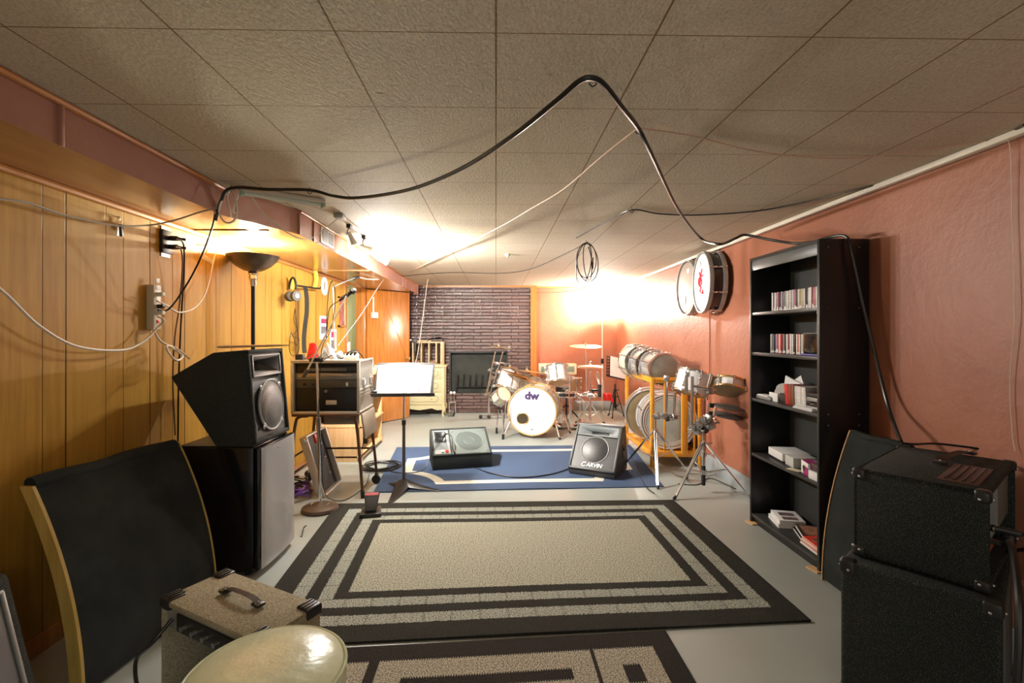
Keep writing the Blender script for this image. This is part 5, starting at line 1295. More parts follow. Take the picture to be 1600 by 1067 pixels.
poster('paper_poster', 'tall white poster with crimson splash and grey photo on the left wall', 500, 493, 512, 530, [(.15, .68, .85, .88, PRD, 'splash_print'), (.15, .25, .85, .55, PGR, 'photo_print')])
poster('paper_poster', 'second white poster partly behind the microphone cable nearest the framed picture', 516, 514, 526, 548, [(.15, .62, .85, .88, PRD, 'splash_print'), (.15, .1, .85, .5, PGR, 'photo_print')])
a, d_ = on_wall(529, 463, .01), on_wall(540, 511, .01)
t = thing('framed_picture', 'narrow framed red and dark picture on the left wall beside the doorway', 'picture', (XL, a.y, d_.z)); w, h = d_.y - a.y, a.z - d_.z
b = MB(); b.bb((0, 0, 0), (.02, w, .02)).bb((0, 0, h - .02), (.02, w, h)).bb((0, 0, 0), (.02, .025, h)).bb((0, w - .025, 0), (.02, w, h)); b.build('frame', DOORW, t)
MB().bb((0, .02, .02), (.008, w - .02, h - .02)).build('print', M('red_blue_print', (.35, .10, .09), .4, var=.9, vs=14), t)
c = on_wall(543, 527, .02); o = MB().box((XL + .012, c.y, c.z), (.02, .08, .12), bev=.004).build('light_switch', M('tan_switch_plate', (.45, .30, .15), .4)); tag(o, 'brown light switch plate on the left wall left of the doorway', 'switch')
c = on_wall(546, 542, .02); o = MB().box((XL + .012, c.y, c.z), (.02, .08, .13), bev=.004).build('switch_plate', WHITEP); tag(o, 'cream wall plate low beside the doorway', 'switch')
# long pole leaning/hanging: chrome boom arm with black clip
cable('thin white boom rod reaching from the left wall towards the soffit edge', [P(519, 450, 4.6), P(530, 444, 4.8), P(555, 434, 5.2)], .0055, GREYM, 'boom_rod', 'rod')
o = MB().cyl(P(520, 450, 4.6), P(523, 545, 4.62), .008, n=10).build('pole', M('lilac_pole', (.36, .28, .26), .4)); tag(o, 'slim pale upright pole beside the second poster', 'pole')
o = MB().cyl(P(553, 435, 5.18), P(560, 433, 5.28), .018, n=10).build('rod_clip', BLKP); tag(o, 'black clip on the end of the white boom rod', 'clip')
cable('pale ribbon cable from the boom rod up to the soffit corner', [P(560, 433, 5.28), P(575, 436, 5.5), P(592, 436, 5.7), P(602, 430, 5.9), P(612, 416, 6.0)], .006, WCABLE)
cable('thin grey wire slanting from the soffit corner down past the doorway', [P(614, 417, 6.0), P(590, 450, 5.6), P(565, 490, 5.2), P(528, 540, 4.6)], .004, GREYM)
# ================================================================== BASS DRUM KIT
def cymbal(label, c, axis, R, mat=BRASS, name='cymbal', group=None):
    t = thing(name, label, 'cymbal', c, group=group, rot=orient(axis))
    MB().lathe([(0, R * .12), (R * .06, R * .115), (R * .14, R * .07), (R * .17, R * .055), (R * .6, R * .03), (R, 0), (R, -.0015), (R * .6, R * .03 - .002), (R * .17, R * .055 - .002), (0, R * .10)], 44).build('plate', mat, t)
    MB().cyl((0, 0, R * .10), (0, 0, R * .12 + .035), .004, n=8).box((0, 0, R * .12 + .032), (.028, .006, .014), bev=.002).build('wing_nut', CHROME, t)
    MB().cyl((0, 0, R * .12), (0, 0, R * .12 + .012), .013, n=14).build('felt_washer', M('felt', (.55, .5, .42), .9) if not bpy.data.materials.get('felt') else bpy.data.materials['felt'], t)
    return t
AMB = wood('amber_hoop', (.58, .36, .12), (.70, .47, .20), 'x', .3, 3, .5)
front = P(831, 641, 6.0); bdir = Vector((.25, .97, 0)).normalized()
R_ = .305; Lb = .42; cc = front + bdir * Lb / 2; cc.z = R_ + .035
bd = drum('bass_drum', 'large white bass drum with dw lettering on its front head', cc, -bdir, R_ - .012, Lb, DRUMW, AMB, HEADW, HEADW, 10, lugm=CHROME, hoopw=.04)
fz = Lb / 2 + .004
text('lettering', 'dw', .13, M('dark_violet_lettering', (.06, .03, .12), .5), bd, (.0, .185, fz), (0, 0, 0), .001, bold=.007, sx=1.1)
MB().torus((-.115, -.10, fz), (0, 0, 1), .072, .008, 36).build('port_ring', BRASS, bd)
MB().disc((-.115, -.10, fz), (0, 0, 1), .068, .002, 36).build('port_hole', M('dark_port', (.05, .035, .015), .5), bd)
MB().prism([(-.03, -.235), (.03, -.235), (0, -.215)], 'z', fz, fz + .001).build('small_crest', GREYM, bd)
for s in (-1, 1):
    l = MB().cyl((s * .27, -.10, .14), (s * .35, -R_ - .015, .24), .011, n=10).build('spur_leg', CHROME, bd); MB().sphere((s * .352, -R_ - .012, .245), .016, n=10).build('rubber_foot', RUBBER, l)
# toms and floor toms
def dr(label, px, py, Y, axis, R, L, shell=DRUMW, hf=HEADW, hb_=HEADW, nl=6, hoop=CHROME, nm='tom_drum', lugm=CHROME):
    t = drum(nm, label, P(px, py, Y), axis, R, L, shell, hoop, hf, hb_, nl, lugm=lugm, hoopw=.018); return t
dr('white rack tom mounted at the far left of the drum kit', 796, 594, 6.78, (.32, .22, .92), .150, .25, nl=8)
dr('white rack tom between the leftmost tom and the right-hand tom', 832, 600, 6.80, (.30, .25, .92), .145, .17, nl=8)
dr('small cream floor drum with dark lugs behind the left edge of the bass drum', 783, 619, 6.35, (.45, -.55, .45), .095, .14, shell=DRUMC, hf=DRUMC, nl=6, lugm=STEEL)
dr('white rack tom tilted to show its brown lower head, right of the bass drum', 871, 585, 6.30, (-.06, .36, .93), .130, .22, hb_=HEADT, nl=8)
MB().torus((.06, -.13, .05), (0, 1, 0), .018, .004, 16).build('vent_badge', BRASS, bpy.data.objects['tom_drum.002'] if 'tom_drum.002' in bpy.data.objects else None)
dr('dark shallow snare drum on the stand behind the bass drum', 878, 617, 6.5, (0, .1, 1), .165, .06, shell=BLKWRAP, hf=HEADT, hb_=None, nl=8)
dr('small clear brown hand drum with metal rods behind the white right-hand tom', 899, 601, 6.9, (0, 0, 1), .075, .19, shell=M('amber_acrylic', (.50, .28, .14), .2), hf=HEADT, hb_=HEADT, nl=6)
# cymbals
cymbal('small brass cymbal highest above the left of the drum kit', P(779, 542, 6.35), (.18, -.02, .97), .12)
cymbal('thin dark brass cymbal edge-on beside the highest small cymbal', P(795, 545, 6.50), (.22, .05, .97), .15, M('smoky_cymbal', (.35, .26, .18), .35, metal=.8))
cymbal('long brass cymbal reaching right over the left toms', P(823, 580, 6.45), (.10, .03, .98), .20)
cymbal('upper brass cymbal of the slanted stack over the left toms', P(805, 584, 6.45), (.30, .0, .93), .19)
cymbal('lower brass cymbal of the slanted stack over the left toms', P(820, 592, 6.50), (.30, .0, .93), .18)
cymbal('smallest brass splash cymbal at the upper left of the cymbal stack', P(796, 574, 6.25), (.12, .0, .98), .115)
cymbal('flat brass cymbal highest on the right of the drum kit', P(915, 541, 6.30), (0, -.10, .99), .205)
cymbal('upper hi-hat cymbal on the right of the drum kit', P(922, 571.5, 6.2), (0, .03, 1), .165, M('pale_cymbal', (.80, .60, .45), .3, metal=.8))
cymbal('lower hi-hat cymbal on the right of the drum kit', P(922, 574.5, 6.2), (0, .03, -1), .165, bpy.data.materials['pale_cymbal'])
# left chrome rack
def rod(b, p, q, r=.011): b.cyl(p, q, r, n=10); return b
t = thing('drum_rack', 'chrome drum rack with diagonal poles at the left of the bass drum', 'drum rack', FL(764, 655))
o0 = t.location.copy()
Yk = o0.y
MB().cyl(Vector((0, 0, .06)), P(764, 612, Yk) - o0, .016, n=12).build('post', CHROME, t)
MB().cyl(P(752, 651, Yk) - o0, P(795, 650, Yk + .1) - o0, .017, n=12).build('foot_bar', CHROME, t)
for px in (751, 764): MB().box(P(px, 651, Yk) - o0, (.05, .05, .05), bev=.01).build('rubber_block', RUBBER, t)
for i, (x0, y0, x1, y1, dz_) in enumerate(((774, 549, 760, 614, 0), (786, 549, 772, 598, .1), (777, 575, 766, 615, .05), (769, 585, 760, 618, -.05))):
    MB().cyl(P(x0, y0, Yk + dz_) - o0, P(x1, y1, Yk + dz_) - o0, .011 if i < 2 else .008, n=10).build('diagonal_pole', CHROME, t)
for i, (x0, y0, x1, y1) in enumerate(((765, 618, 800, 622), (770, 566, 792, 568), (770, 582, 784, 586))):
    MB().cyl(P(x0, y0, Yk) - o0, P(x1, y1, Yk + .25) - o0, .012, n=10).build('cross_bar', CHROME, t)
for px, py in ((760, 616), (771, 618), (766, 578), (775, 568), (770, 590), (779, 582), (772, 603), (781, 598), (767, 624), (790, 569)):
    p = P(px, py, Yk + random.uniform(-.04, .08)) - o0
    b = MB(Matrix.Translation(p) @ rotm(random.uniform(-30, 30), random.uniform(-30, 30), random.uniform(-60, 60)))
    b.box((0, 0, 0), (.05, .045, .04), bev=.008).cyl((-.04, 0, 0), (.045, 0, .012), .007, n=8).box((.05, 0, .014), (.012, .03, .014), bev=.003); b.build('clamp', STEEL, t)
for k, (px, py, px2, py2, Y1, lab) in enumerate(((790, 625, 786, 678, 5.95, 'f'), (779, 640, 776, 668, 6.3, 's'), (784, 640, 788, 672, 6.4, 't'))):
    l = MB().cyl(P(px, py, Y1) - o0, P(px2, py2, Y1) - o0, .010, n=10).build('leg', CHROME, t)
    f = P(px2, py2, Y1) - o0; MB().cyl(Vector((f.x, f.y, 0)), f, .016, .013, n=10).build('rubber_foot', RUBBER, l)
# right chrome rack
t = thing('drum_rack', 'chrome drum rack with horizontal bar and clamps right of the bass drum', 'drum rack', FL(891, 672))
o0 = t.location.copy(); Yk = o0.y
MB().cyl(Vector((0, 0, .04)), P(891, 587, Yk) - o0, .019, n=14).build('post', CHROME, t)
MB().cyl(P(888, 618, Yk) - o0, P(931, 617, Yk + .05) - o0, .018, n=12).build('cross_bar', CHROME, t)
MB().cyl(Vector((-.18, .05, .03)), Vector((.22, -.02, .03)), .014, n=10).build('foot_bar', STEEL, t)
MB().box((.15, -.03, .04), (.05, .05, .08), bev=.008).build('rubber_block', RUBBER, t)
for px, py in ((891, 620), (899, 616), (906, 620), (914, 615), (921, 619), (891, 590), (904, 626), (928, 618), (887, 611)):
    p = P(px, py, Yk + random.uniform(-.05, .03)) - o0
    b = MB(Matrix.Translation(p) @ rotm(random.uniform(-40, 40), random.uniform(-20, 20), random.uniform(-60, 60)))
    b.box((0, 0, 0), (.055, .05, .045), bev=.009).cyl((-.045, 0, 0), (.05, 0, .01), .008, n=8).box((.055, 0, .012), (.014, .035, .016), bev=.003); b.build('clamp', CHROME, t)
MB().cyl(P(915, 545, Yk + .05) - o0, P(917, 615, Yk + .02) - o0, .010, n=10).build('cymbal_arm', CHROME, t)
# hi-hat stand
c = FL(922, 664); hh = P(922, 566, c.y).z
tripod('cymbal_stand', 'chrome hi-hat stand with pedal at the right of the drum kit', 'stand', c.x, c.y, hh, .22, .30, 20, r=.011)
# snare stand & throne & pedals in the dark
c = P(878, 640, 6.5); tripod('snare_stand', 'chrome tripod stand under the dark snare drum', 'stand', c.x, c.y, P(878, 621, 6.5).z, .22, .28, 50, r=.010)
c = P(885, 640, 7.1)
t = thing('drum_throne', 'dark round drum throne behind the drum kit', 'stool', (c.x, c.y, 0))
MB().lathe([(0, .52), (.15, .52), (.16, .50), (.16, .46), (.15, .44), (0, .44)], 28).build('seat', BLKP, t); MB().cyl((0, 0, .05), (0, 0, .44), .016, n=10).build('pole', BLKM, t)
for k in range(3):
    a = k * 2.09 + .4; MB().cyl((0, 0, .26), (.24 * math.cos(a), .24 * math.sin(a), .01), .011, n=8).build('leg', BLKM, t)
def kick(label, x, y, rz, m=CHROME):
    t = thing('drum_pedal', label, 'drum pedal', (x, y, 0), rz)
    for s in (-1, 1):
        MB().prism([(-.05, 0), (.05, 0), (.04, .012), (-.04, .012)], 'y', -.16, .10).build('base_plate', BLKM, t) if s == -1 else None
        MB().cyl((s * .05, .09, .0), (s * .05, .09, .20), .009, n=10).build('upright', m, t)
    MB().cyl((-.055, .09, .19), (.055, .09, .19), .008, n=10).build('axle', m, t)
    MB().box((0, -.03, .05), (.065, .26, .010), rot=rotm(rx=16), bev=.003).build('footboard', m, t)
    for s in (-.4, .6):
        b = MB().cyl((s * .05, .09, .19), (s * .05, .07, .33), .004, n=6).build('beater_rod', m, t)
        MB().sphere((s * .05, .068, .345), .022, n=12).build('beater', PAPER, b)
c = FL(706, 648); kick('chrome double-beater drum pedal on the floor in front of the fireplace', c.x, c.y, 0)
kick('chrome drum pedal on the floor right of the bass drum', FL(905, 668).x, FL(905, 668).y, -35)
kick('chrome drum pedal tucked behind the bass drum', P(872, 650, 6.7).x, 6.72, 10)
c = FL(912, 665)
t = thing('cable_clutter', 'dark red cable lying on the floor between the right drum rack and the hi-hat', 'cable', c)
MB().tube([(-.15, 0, .01), (-.05, .05, .012), (.02, -.03, .012), (.10, .03, .01), (.16, -.02, .01)], .008, 6).build('lead', M('dark_red_cable', (.30, .02, .02), .4), t)
c = P(937, 612, 6.52)
t = thing('clip_microphone', 'black microphone block clamped at the right end of the drum rack bar', 'microphone', c)
MB().cyl((0, 0, -.07), (0, 0, .09), .022, n=14).cyl((0, 0, .06), (0, 0, .10), .028, n=14).build('body', BLKP, t); MB().box((-.06, 0, .02), (.12, .03, .03), bev=.005).cyl((-.09, 0, .02), (-.09, 0, -.06), .012, n=8).build('clamp', BLKP, t)
MB().loft([((-.005, 0, .10), .010), ((-.02, 0, .18), .022), ((-.035, 0, .27), .012)], 10).build('pale_foam', M('pale_foam', (.85, .80, .76), .8), t)
# cream box on cabinet at the far wall
x0, x1 = P(842, 577, 7.75).x, P(901, 577, 7.75).x; z0, z1 = P(870, 585, 7.75).z, P(870, 568.5, 7.75).z
t = thing('side_cabinet', 'terracotta painted low cabinet at the far wall behind the drums', 'cabinet', (x0 + .05, 7.76, 0))
MB().bb((0, 0, 0), (x1 - x0 - .1, .28, z0 - .03), .004).build('body', SOFFIT, t); MB().bb((-.02, -.02, z0 - .03), (x1 - x0 - .08, .3, z0 - .001), .004).build('top', SOFFIT, t)
t = thing('radio_box', 'long cream box with two grey-green windows behind the right-hand tom', 'box', (x0, 7.75, z0))
MB().bb((0, 0, 0), (x1 - x0, .16, z1 - z0), .008).build('body', CREAMW, t)
for u in (.06, .72): MB().bb(((x1 - x0) * u, -.004, .04), ((x1 - x0) * (u + .22), 0, z1 - z0 - .04), .002).build('window', M('grey_green_window', (.22, .28, .22), .4) if u < .1 else bpy.data.materials['grey_green_window'], t)

# rear black music stand with sheet
c = FL(961, 652)
t = tripod('music_stand', 'black folding music stand with a sheet behind the stacked silver drums', 'music stand', c.x, c.y, P(963, 600, c.y).z, .14, .42, 200, BLKM, r=.013, double=False)
T = Matrix.Translation(c) ; o0 = c
tcn = P(963, 575, c.y) - c
T = Matrix.Translation(tcn) @ rotm(rz=18) @ rotm(rx=68) @ rotm(rz=-14)
t2 = t; t.rotation_euler = (0, 0, 0)
MB(T).box((0, 0, 0), (.34, .34, .006), bev=.002).box((0, -.17, .02), (.35, .006, .045)).build('desk', BLKM, t)
MB(Matrix.Translation(c) @ T).box((.02, .01, .008), (.26, .33, .002)).build('sheet_music', PAPER)
tag(bpy.data.objects['sheet_music.003'], 'pale sheet on the rear black music stand', 'sheet music')
b = MB(T)
for k in range(6): b.box((-.145, -.12 + .05 * k, .005), (.022, .020, .004))
b.build('desk_cutouts', PINK, t)
c = P(949, 620, 7.0)
t = thing('red_scoop', 'bright red plastic jug hanging beside the rear music stand', 'jug', c)
MB().lathe([(0, -.05), (.055, -.05), (.062, .03), (.055, .05), (.0, .05)], 20).build('body', RED, t); MB().loft([((.05, 0, -.02), .022), ((.08, 0, -.08), .016)], 10).build('spout', RED, t)
cable('thin grey wire holding the red jug on the far lamp pole', [c + Vector((-.05, 0, .05)), P(943, 600, 7.3), P(941, 585, 7.6)], .004, GREYM)

# ================================================================== ORANGE FRAME WITH SILVER DRUMS
f0, f1 = FL(1023, 731), FL(984, 692)
fx, fy = 1.50, 4.66; fW, fD, fH = .50, .95, P(1023, 590, 4.66).z
t = thing('orange_rack', 'orange painted wooden frame holding silver drums against the pink right wall', 'rack', (fx, fy, 0))
for x in (0, fW - .035):
    for y in (0, fD - .035):
        b = MB(); b.bb((x, y, 0), (x + .035, y + .035, fH), .004)
        for z in (.30, .34, .62, .66): b.lathe([(.0, z - .012), (.024, z - .006), (.024, z + .006), (0, z + .012)], 12, Matrix.Translation((x + .0175, y + .0175, 0)))
        b.build('post', ORANGE, t)
for z in (.10, fH - .05):
    for x in (.004, fW - .03): MB().bb((x, .03, z), (x + .025, fD - .03, z + .05), .003).build('side_rail', ORANGE, t)
    for y in (.004, fD - .03): MB().bb((.03, y, z), (fW - .03, y + .025, z + .05), .003).build('end_rail', ORANGE, t)
MB().bb((.30, -.002, .12), (.36, .018, fH - .03), .003).build('wide_slat', ORANGE, t)
for x in (.13, .42): MB().bb((x, .008, .12), (x + .018, .020, fH - .04), .002).build('slat', ORANGE, t)
for y in (.32, .62): MB().bb((fW - .03, y, .12), (fW - .01, y + .05, fH - .04), .002).build('slat', ORANGE, t)
MB().bb((.02, .02, .11), (fW - .02, fD - .02, .13)).build('bottom_board', ORANGE, t)
MB().prism([(.03, fH - .03), (fW - .03, fH - .03), (fW - .03, fH - .005), (.40, fH - .02), (.25, fH - .035), (.10, fH - .02), (.03, fH - .005)], 'y', .0, .03).build('cradle_board', ORANGE, t)
SILVW = M('silver_sparkle_wrap', (.78, .77, .76), .22, metal=.75, var=.06, vs=30)
GH = M('grey_drum_head', (.34, .36, .32), .25, coat=.4, var=.2, vs=5)
GOLDH = M('bronze_tinted_head', (.30, .22, .12), .3, metal=.4, var=.2)
bc = Vector((fx + .255, fy + .33, .132 + .285))
ib = drum('bass_drum', 'silver bass drum standing inside the orange wooden frame', bc, (-.16, -1, .02), .262, .34, SILVW, M('white_metal_hoop', (.80, .78, .76), .25, metal=.5), GH, GOLDH, 8, lugm=CHROME, hoopw=.05)
b = MB().torus((0, 0, .175), (0, 0, 1), .242, .006, 44).torus((0, 0, .173), (0, 0, 1), .222, .004, 44); b.build('head_ring', bpy.data.materials['white_metal_hoop'], ib)
drum('bass_drum', 'bronze-headed shallow drum behind the silver bass drum in the orange frame', bc + Vector((-.04, .36, .0)), (-.25, -1, 0), .262, .22, GOLDH, SILVW, GOLDH, GOLDH, 8, hoopw=.04)
tz = fH + .205
p0 = P(1036, 572, fy + .08); p0.z = fH + .20
ax = Vector((.10, -1, -.03)).normalized()
ta_, tb_ = P(1038, 577, 4.72), P(990, 563, 5.46); ax = (ta_ - tb_).normalized(); tl_ = (ta_ - tb_).length
drum('tom_drum', 'silver tom lying nearest on top of the orange frame, grey head towards the camera', ta_ - ax * .125, ax, .148, .23, SILVW, CHROME, GH, None, 8, hoopw=.024)
drum('tom_drum', 'middle silver tom of the three lying in line on the orange frame', ta_ - ax * .385, ax, .160, .20, SILVW, CHROME, GH, GH, 8, hoopw=.024)
drum('tom_drum', 'farthest silver tom of the three lying in line on the orange frame', ta_ - ax * .635, ax, .172, .20, DRUMC, CHROME, GH, GH, 8, hoopw=.024)
# snare / tom on stands in front
t1c = P(1082, 598, 4.15)
drum('tom_drum', 'white tom on the chrome stand in front of the orange frame', t1c, (.30, .10, .95), .135, .19, DRUMW, CHROME, HEADW, HEADT, 8, hoopw=.018)
t2c = P(1139, 604, 4.05)
drum('snare_drum', 'shallow white piccolo drum tilted on the stand beside the wall', t2c, (.26, .36, .88), .138, .080, DRUMW, BRASS, HEADW, M('olive_head', (.42, .40, .24), .4), 8, hoopw=.014)
for nm, (px, py) in (('upper', (1137, 636)), ('lower', (1135, 649))):
    c = P(px, py, 4.0)
    t = thing('practice_pad', f'{nm} dark rubber drum pad of the pair beside the tilted white drum', 'drum pad', c, rot=orient((.14, -.05 if nm == 'upper' else -.09, .98)), group='drum pads by the wall')
    MB().lathe([(0, .012), (.11, .010), (.125, .002), (.125, -.006), (.10, -.012), (0, -.014)], 36).build('pad', M('grey_brown_rubber', (.10, .09, .085), .6) if nm == 'upper' else bpy.data.materials['grey_brown_rubber'], t)
    MB().box((-.14, 0, -.004), (.04, .035, .035), bev=.005).build('clamp', BLKP, t)
# stand one
c = FL(1025, 768); c = Vector((P(1024, 740, 4.36).x, 4.36, 0))
s1 = tripod('drum_stand', 'chrome double-braced stand left, in front of the orange frame', 'stand', c.x, c.y, P(1025, 655, 4.36).z, .34, .42, -105, r=.013)
hz = P(1043, 652, 4.2)
t = thing('tom_holder', 'chrome multi-clamp tom holder on top of the left stand', 'tom holder', P(1027, 650, 4.34))
for p_, q_, r_ in (((0, 0, 0), (.16, -.02, -.02), .016), ((.08, 0, 0), (.085, 0, .36), .013), ((.15, 0, -.02), (.165, 0, .30), .013), ((-.05, 0, 0), (.02, 0, 0), .012)):
    MB().cyl(p_, q_, r_, n=12).build('tube', CHROME, t)
for p_ in ((0, 0, 0), (.06, -.01, 0), (.10, 0, -.01), (.15, -.01, -.01), (.085, 0, .34), (.165, 0, .28)): 
    b = MB(Matrix.Translation(p_) @ rotm(random.uniform(-30, 30), 0, random.uniform(-60, 60))); b.box((0, 0, 0), (.05, .045, .05), bev=.008).cyl((-.045, 0, 0), (.045, 0, .01), .007, n=8).box((.05, 0, .01), (.012, .03, .012), bev=.003); b.build('clamp', STEEL, t)
MB().cyl((.08, -.045, -.03), (.08, -.02, -.01), .017, n=14).build('tube_end', BLKP, t)
# stand two
c = Vector((P(1099, 740, 3.93).x, 3.93, 0))
s2 = tripod('drum_stand', 'chrome double-braced stand nearest the bookcase, feet spread wide', 'stand', c.x, c.y, P(1098, 672, 3.93).z, .34, .40, -30, r=.014)
MB().cyl((0, 0, .06), (0, 0, .22), .017, n=14).build('lower_collar', RUBBER, s2)
t = thing('tom_holder', 'dark chrome multi-clamp tom holder on top of the stand nearest the bookcase', 'tom holder', P(1098, 668, 3.93))
for p_, q_, r_ in (((-.09, 0, -.02), (-.085, 0, .42), .013), ((-.085, 0, .34), (.03, -.02, .32), .012), ((.03, -.02, .32), (.07, 0, .44), .010), ((.03, 0, 0), (.05, 0, .20), .009), ((-.12, 0, -.01), (.08, 0, .01), .016), ((-.135, 0, .42), (-.135, 0, .30), .014), ((.08, 0, .06), (.11, 0, .17), .010)):
    MB().cyl(p_, q_, r_, n=12).build('tube', CHROME, t)
for p_ in ((-.08, 0, 0), (-.03, -.01, .02), (.03, 0, 0), (.07, -.01, .02), (0, 0, .06), (.05, 0, .08), (-.04, 0, -.03), (.06, 0, .30)):
    b = MB(Matrix.Translation(p_) @ rotm(random.uniform(-30, 30), random.uniform(-30, 30), random.uniform(-60, 60))); b.box((0, 0, 0), (.055, .05, .055), bev=.009).cyl((-.05, 0, 0), (.05, 0, .01), .008, n=8).box((.055, 0, .01), (.014, .034, .014), bev=.003); b.build('clamp', STEEL, t)
MB().cyl((.005, -.05, -.02), (.005, -.02, -.01), .022, n=14).build('tube_end', BLKP, t)
cable('thin cable on the floor from the right floor monitor to the left drum stand', [P(984, 706, 4.9), P(990, 720, 4.8), FL(1000, 745) + Vector((0, 0, .01)), FL(1010, 762) + Vector((0, 0, .006)), FL(1022, 772) + Vector((0, 0, .006))], .004)
cable('black cable along the floor by the baseboard behind the drum stands', [FL(1060, 757) + Vector((0, 0, .005)), FL(1090, 758) + Vector((0, 0, .005)), FL(1110, 748) + Vector((0, 0, .005)), FL(1150, 765) + Vector((0, 0, .005))], .004)

# ================================================================== CABLES ON THE CEILING
CL = CEIL - .006
def ce(px, py, z=CL): return Zp(px, py, z)
hook_pts = {'hook_a': (926, 121), 'hook_b': (997, 198), 'hook_c': (484, 296), 'hook_d': (361, 292), 'hook_e': (916, 378), 'hook_f': (987, 327)}
HK = ['on the ceiling holding the black cable at its highest peak', 'on the ceiling where the black cable meets the thin pink wire', 'on the ceiling beside the unlit strip light', 'on the ceiling at the soffit corner', 'on the ceiling holding the coiled wire', 'on the ceiling left of the thin grey wire crossing']
for (k, (px, py)), lb in zip(hook_pts.items(), HK):
    p = ce(px, py - 3, CEIL)
    o = MB().tube([p, p + Vector((.0, 0, -.012)), p + Vector((.012, 0, -.024)), p + Vector((0, 0, -.034)), p + Vector((-.012, 0, -.024))], .0022, 6).build('ceiling_hook', BLKM); tag(o, 'small wire hook ' + lb, 'hook')
mid = lambda px, py, Y: P(px, py, Y)
a_, h1, h2 = ce(361, 294, CEIL - .03), ce(926, 122, CEIL - .03), ce(997, 200, CEIL - .03)
cable('thick black cable looping from the soffit corner over a ceiling hook to the bookcase', [
    P(337, 345, 2.58), P(345, 315, 2.58), a_, ce(420, 296, CEIL - .04), ce(484, 297, CEIL - .03), ce(520, 306, CEIL - .06), ce(560, 309, CEIL - .09), ce(640, 296, CEIL - .12), ce(720, 264, CEIL - .12), ce(800, 213, CEIL - .10), ce(870, 157, CEIL - .06),
    ce(905, 127, CEIL - .035), h1, ce(945, 133, CEIL - .035), ce(970, 165, CEIL - .04), h2, ce(1015, 235, CEIL - .05), ce(1060, 328, CEIL - .08), ce(1095, 372, CEIL - .09), P(1120, 381, 2.95), P(1135, 379, 3.05), P(1150, 372, 3.12), P(1165, 367, 3.15), P(1200, 374, 3.0), P(1240, 380, 2.85), P(1270, 378, 2.75), P(1300, 370, 2.66), P(1322, 370, 2.585),
    P(1330, 392, 2.565), P(1345, 460, 2.55), P(1366, 550, 2.50), P(1385, 625, 2.42), P(1398, 665, 2.30), P(1408, 690, 2.22)], .0085, CABLE, 'black_cable', 'cable', n=8)
cable('thin pale pink wire from the soffit side up to the second ceiling hook', [ce(640, 425, CEIL - .01), ce(700, 395, CEIL - .02), ce(780, 355, CEIL - .03), ce(830, 326, CEIL - .04), ce(880, 296, CEIL - .04), ce(940, 245, CEIL - .04), h2], .004, M('pink_wire', (.62, .40, .30), .5))
cable('faint pink wire sagging along the ceiling from the second hook to the right wall trim', [h2, ce(1080, 212), ce(1180, 236), ce(1260, 245), ce(1330, 247), ce(1400, 240), ce(1480, 229), ce(1560, 217)], .0026, bpy.data.materials['pink_wire'])
cable('dark wire running under the ceiling from the coiled wire along the right wall trim', [ce(900, 372, CL - .02), ce(950, 345), ce(987, 328), ce(1030, 334), ce(1090, 336), ce(1180, 330), ce(1260, 315), ce(1330, 298), ce(1400, 281), ce(1480, 256), ce(1550, 225), ce(1600, 195)], .0042)
pts = []
p = ce(916, 380, CEIL - .035)
for i in range(4 * 10):
    lp, an = i // 10, (i % 10) * 2 * PI / 10
    rx_ = (.092, .060, .080, -.035)[lp]; hh_ = (.16, .17, .145, .155)[lp]
    pts.append((p.x + (.012, -.02, .0, .01)[lp] * (1 - math.cos(an)) + rx_ * math.sin(an), p.y + .02 * math.sin(i * .5), p.z - hh_ * (1 - math.cos(an))))
cable('coil of thin wire hanging from a ceiling hook in the middle distance', [ce(620, 432, CEIL - .02), ce(700, 426, CEIL - .06), ce(780, 427, CEIL - .14), ce(830, 420, CEIL - .15), ce(880, 398, CEIL - .08), p] + pts, .0042, CABLE, 'hanging_wire_coil', 'cable')
pj = p + Vector((.055, 0, -.16)); o = MB().cyl(pj, pj + Vector((-.003, 0, -.055)), .007, n=10).cyl(pj + Vector((0, 0, 0)), pj + Vector((.002, 0, .04)), .005, n=8).build('jack_plug', BLKP); tag(o, 'black jack plug dangling from the hanging wire coil', 'plug')
cable('thin red-brown wire from the hanging coil to the fireplace post', [p + Vector((0, 0, -.30)), P(917, 448, 5.0), P(880, 456, 6.0), P(836, 457, 7.9)], .003, M('red_brown_wire', (.35, .12, .08), .5))
# soffit corner bundle
for k, (nm, dx_) in enumerate((('leftmost', 0), ('middle', 9), ('rightmost', 17))):
    pts = [[P(358, 294, 2.6), P(348, 310, 2.58), P(342, 330, 2.57), P(350, 346, 2.57), P(362, 347, 2.57), P(370, 335, 2.57), P(368, 310, 2.58), P(362, 296, 2.6)], [P(362, 294, 2.61), P(355, 306, 2.6), P(359, 325, 2.6), P(361, 340, 2.6)], [P(364, 294, 2.62), P(373, 300, 2.62), P(367, 318, 2.62), P(365, 330, 2.62), P(371, 334, 2.62)]][k]
    cable(f'{nm} white cable loop hanging at the soffit corner', pts, .0045, WCABLE, 'cable_loop', 'cable')
cable('grey cable sagging along the panelled wall top from the left edge to the soffit corner', [on_wall(-30, 308, .06), on_wall(40, 316, .06), on_wall(90, 333, .05), on_wall(140, 345, .05), on_wall(190, 353, .05), on_wall(240, 351, .08), P(280, 342, 2.50), P(310, 332, 2.42), P(338, 325, 2.38)], .0042, M('grey_cable', (.36, .34, .30), .5))
cable('white cable sagging low across the panelling from the left edge to the power strip', [on_wall(-40, 420, .05), on_wall(10, 460, .05), on_wall(60, 508, .05), on_wall(120, 541, .05), on_wall(190, 547, .05), on_wall(225, 533, .05), on_wall(248, 510, .06), on_wall(256, 500, .08), on_wall(246, 494, .06)], .0055, WCABLE)
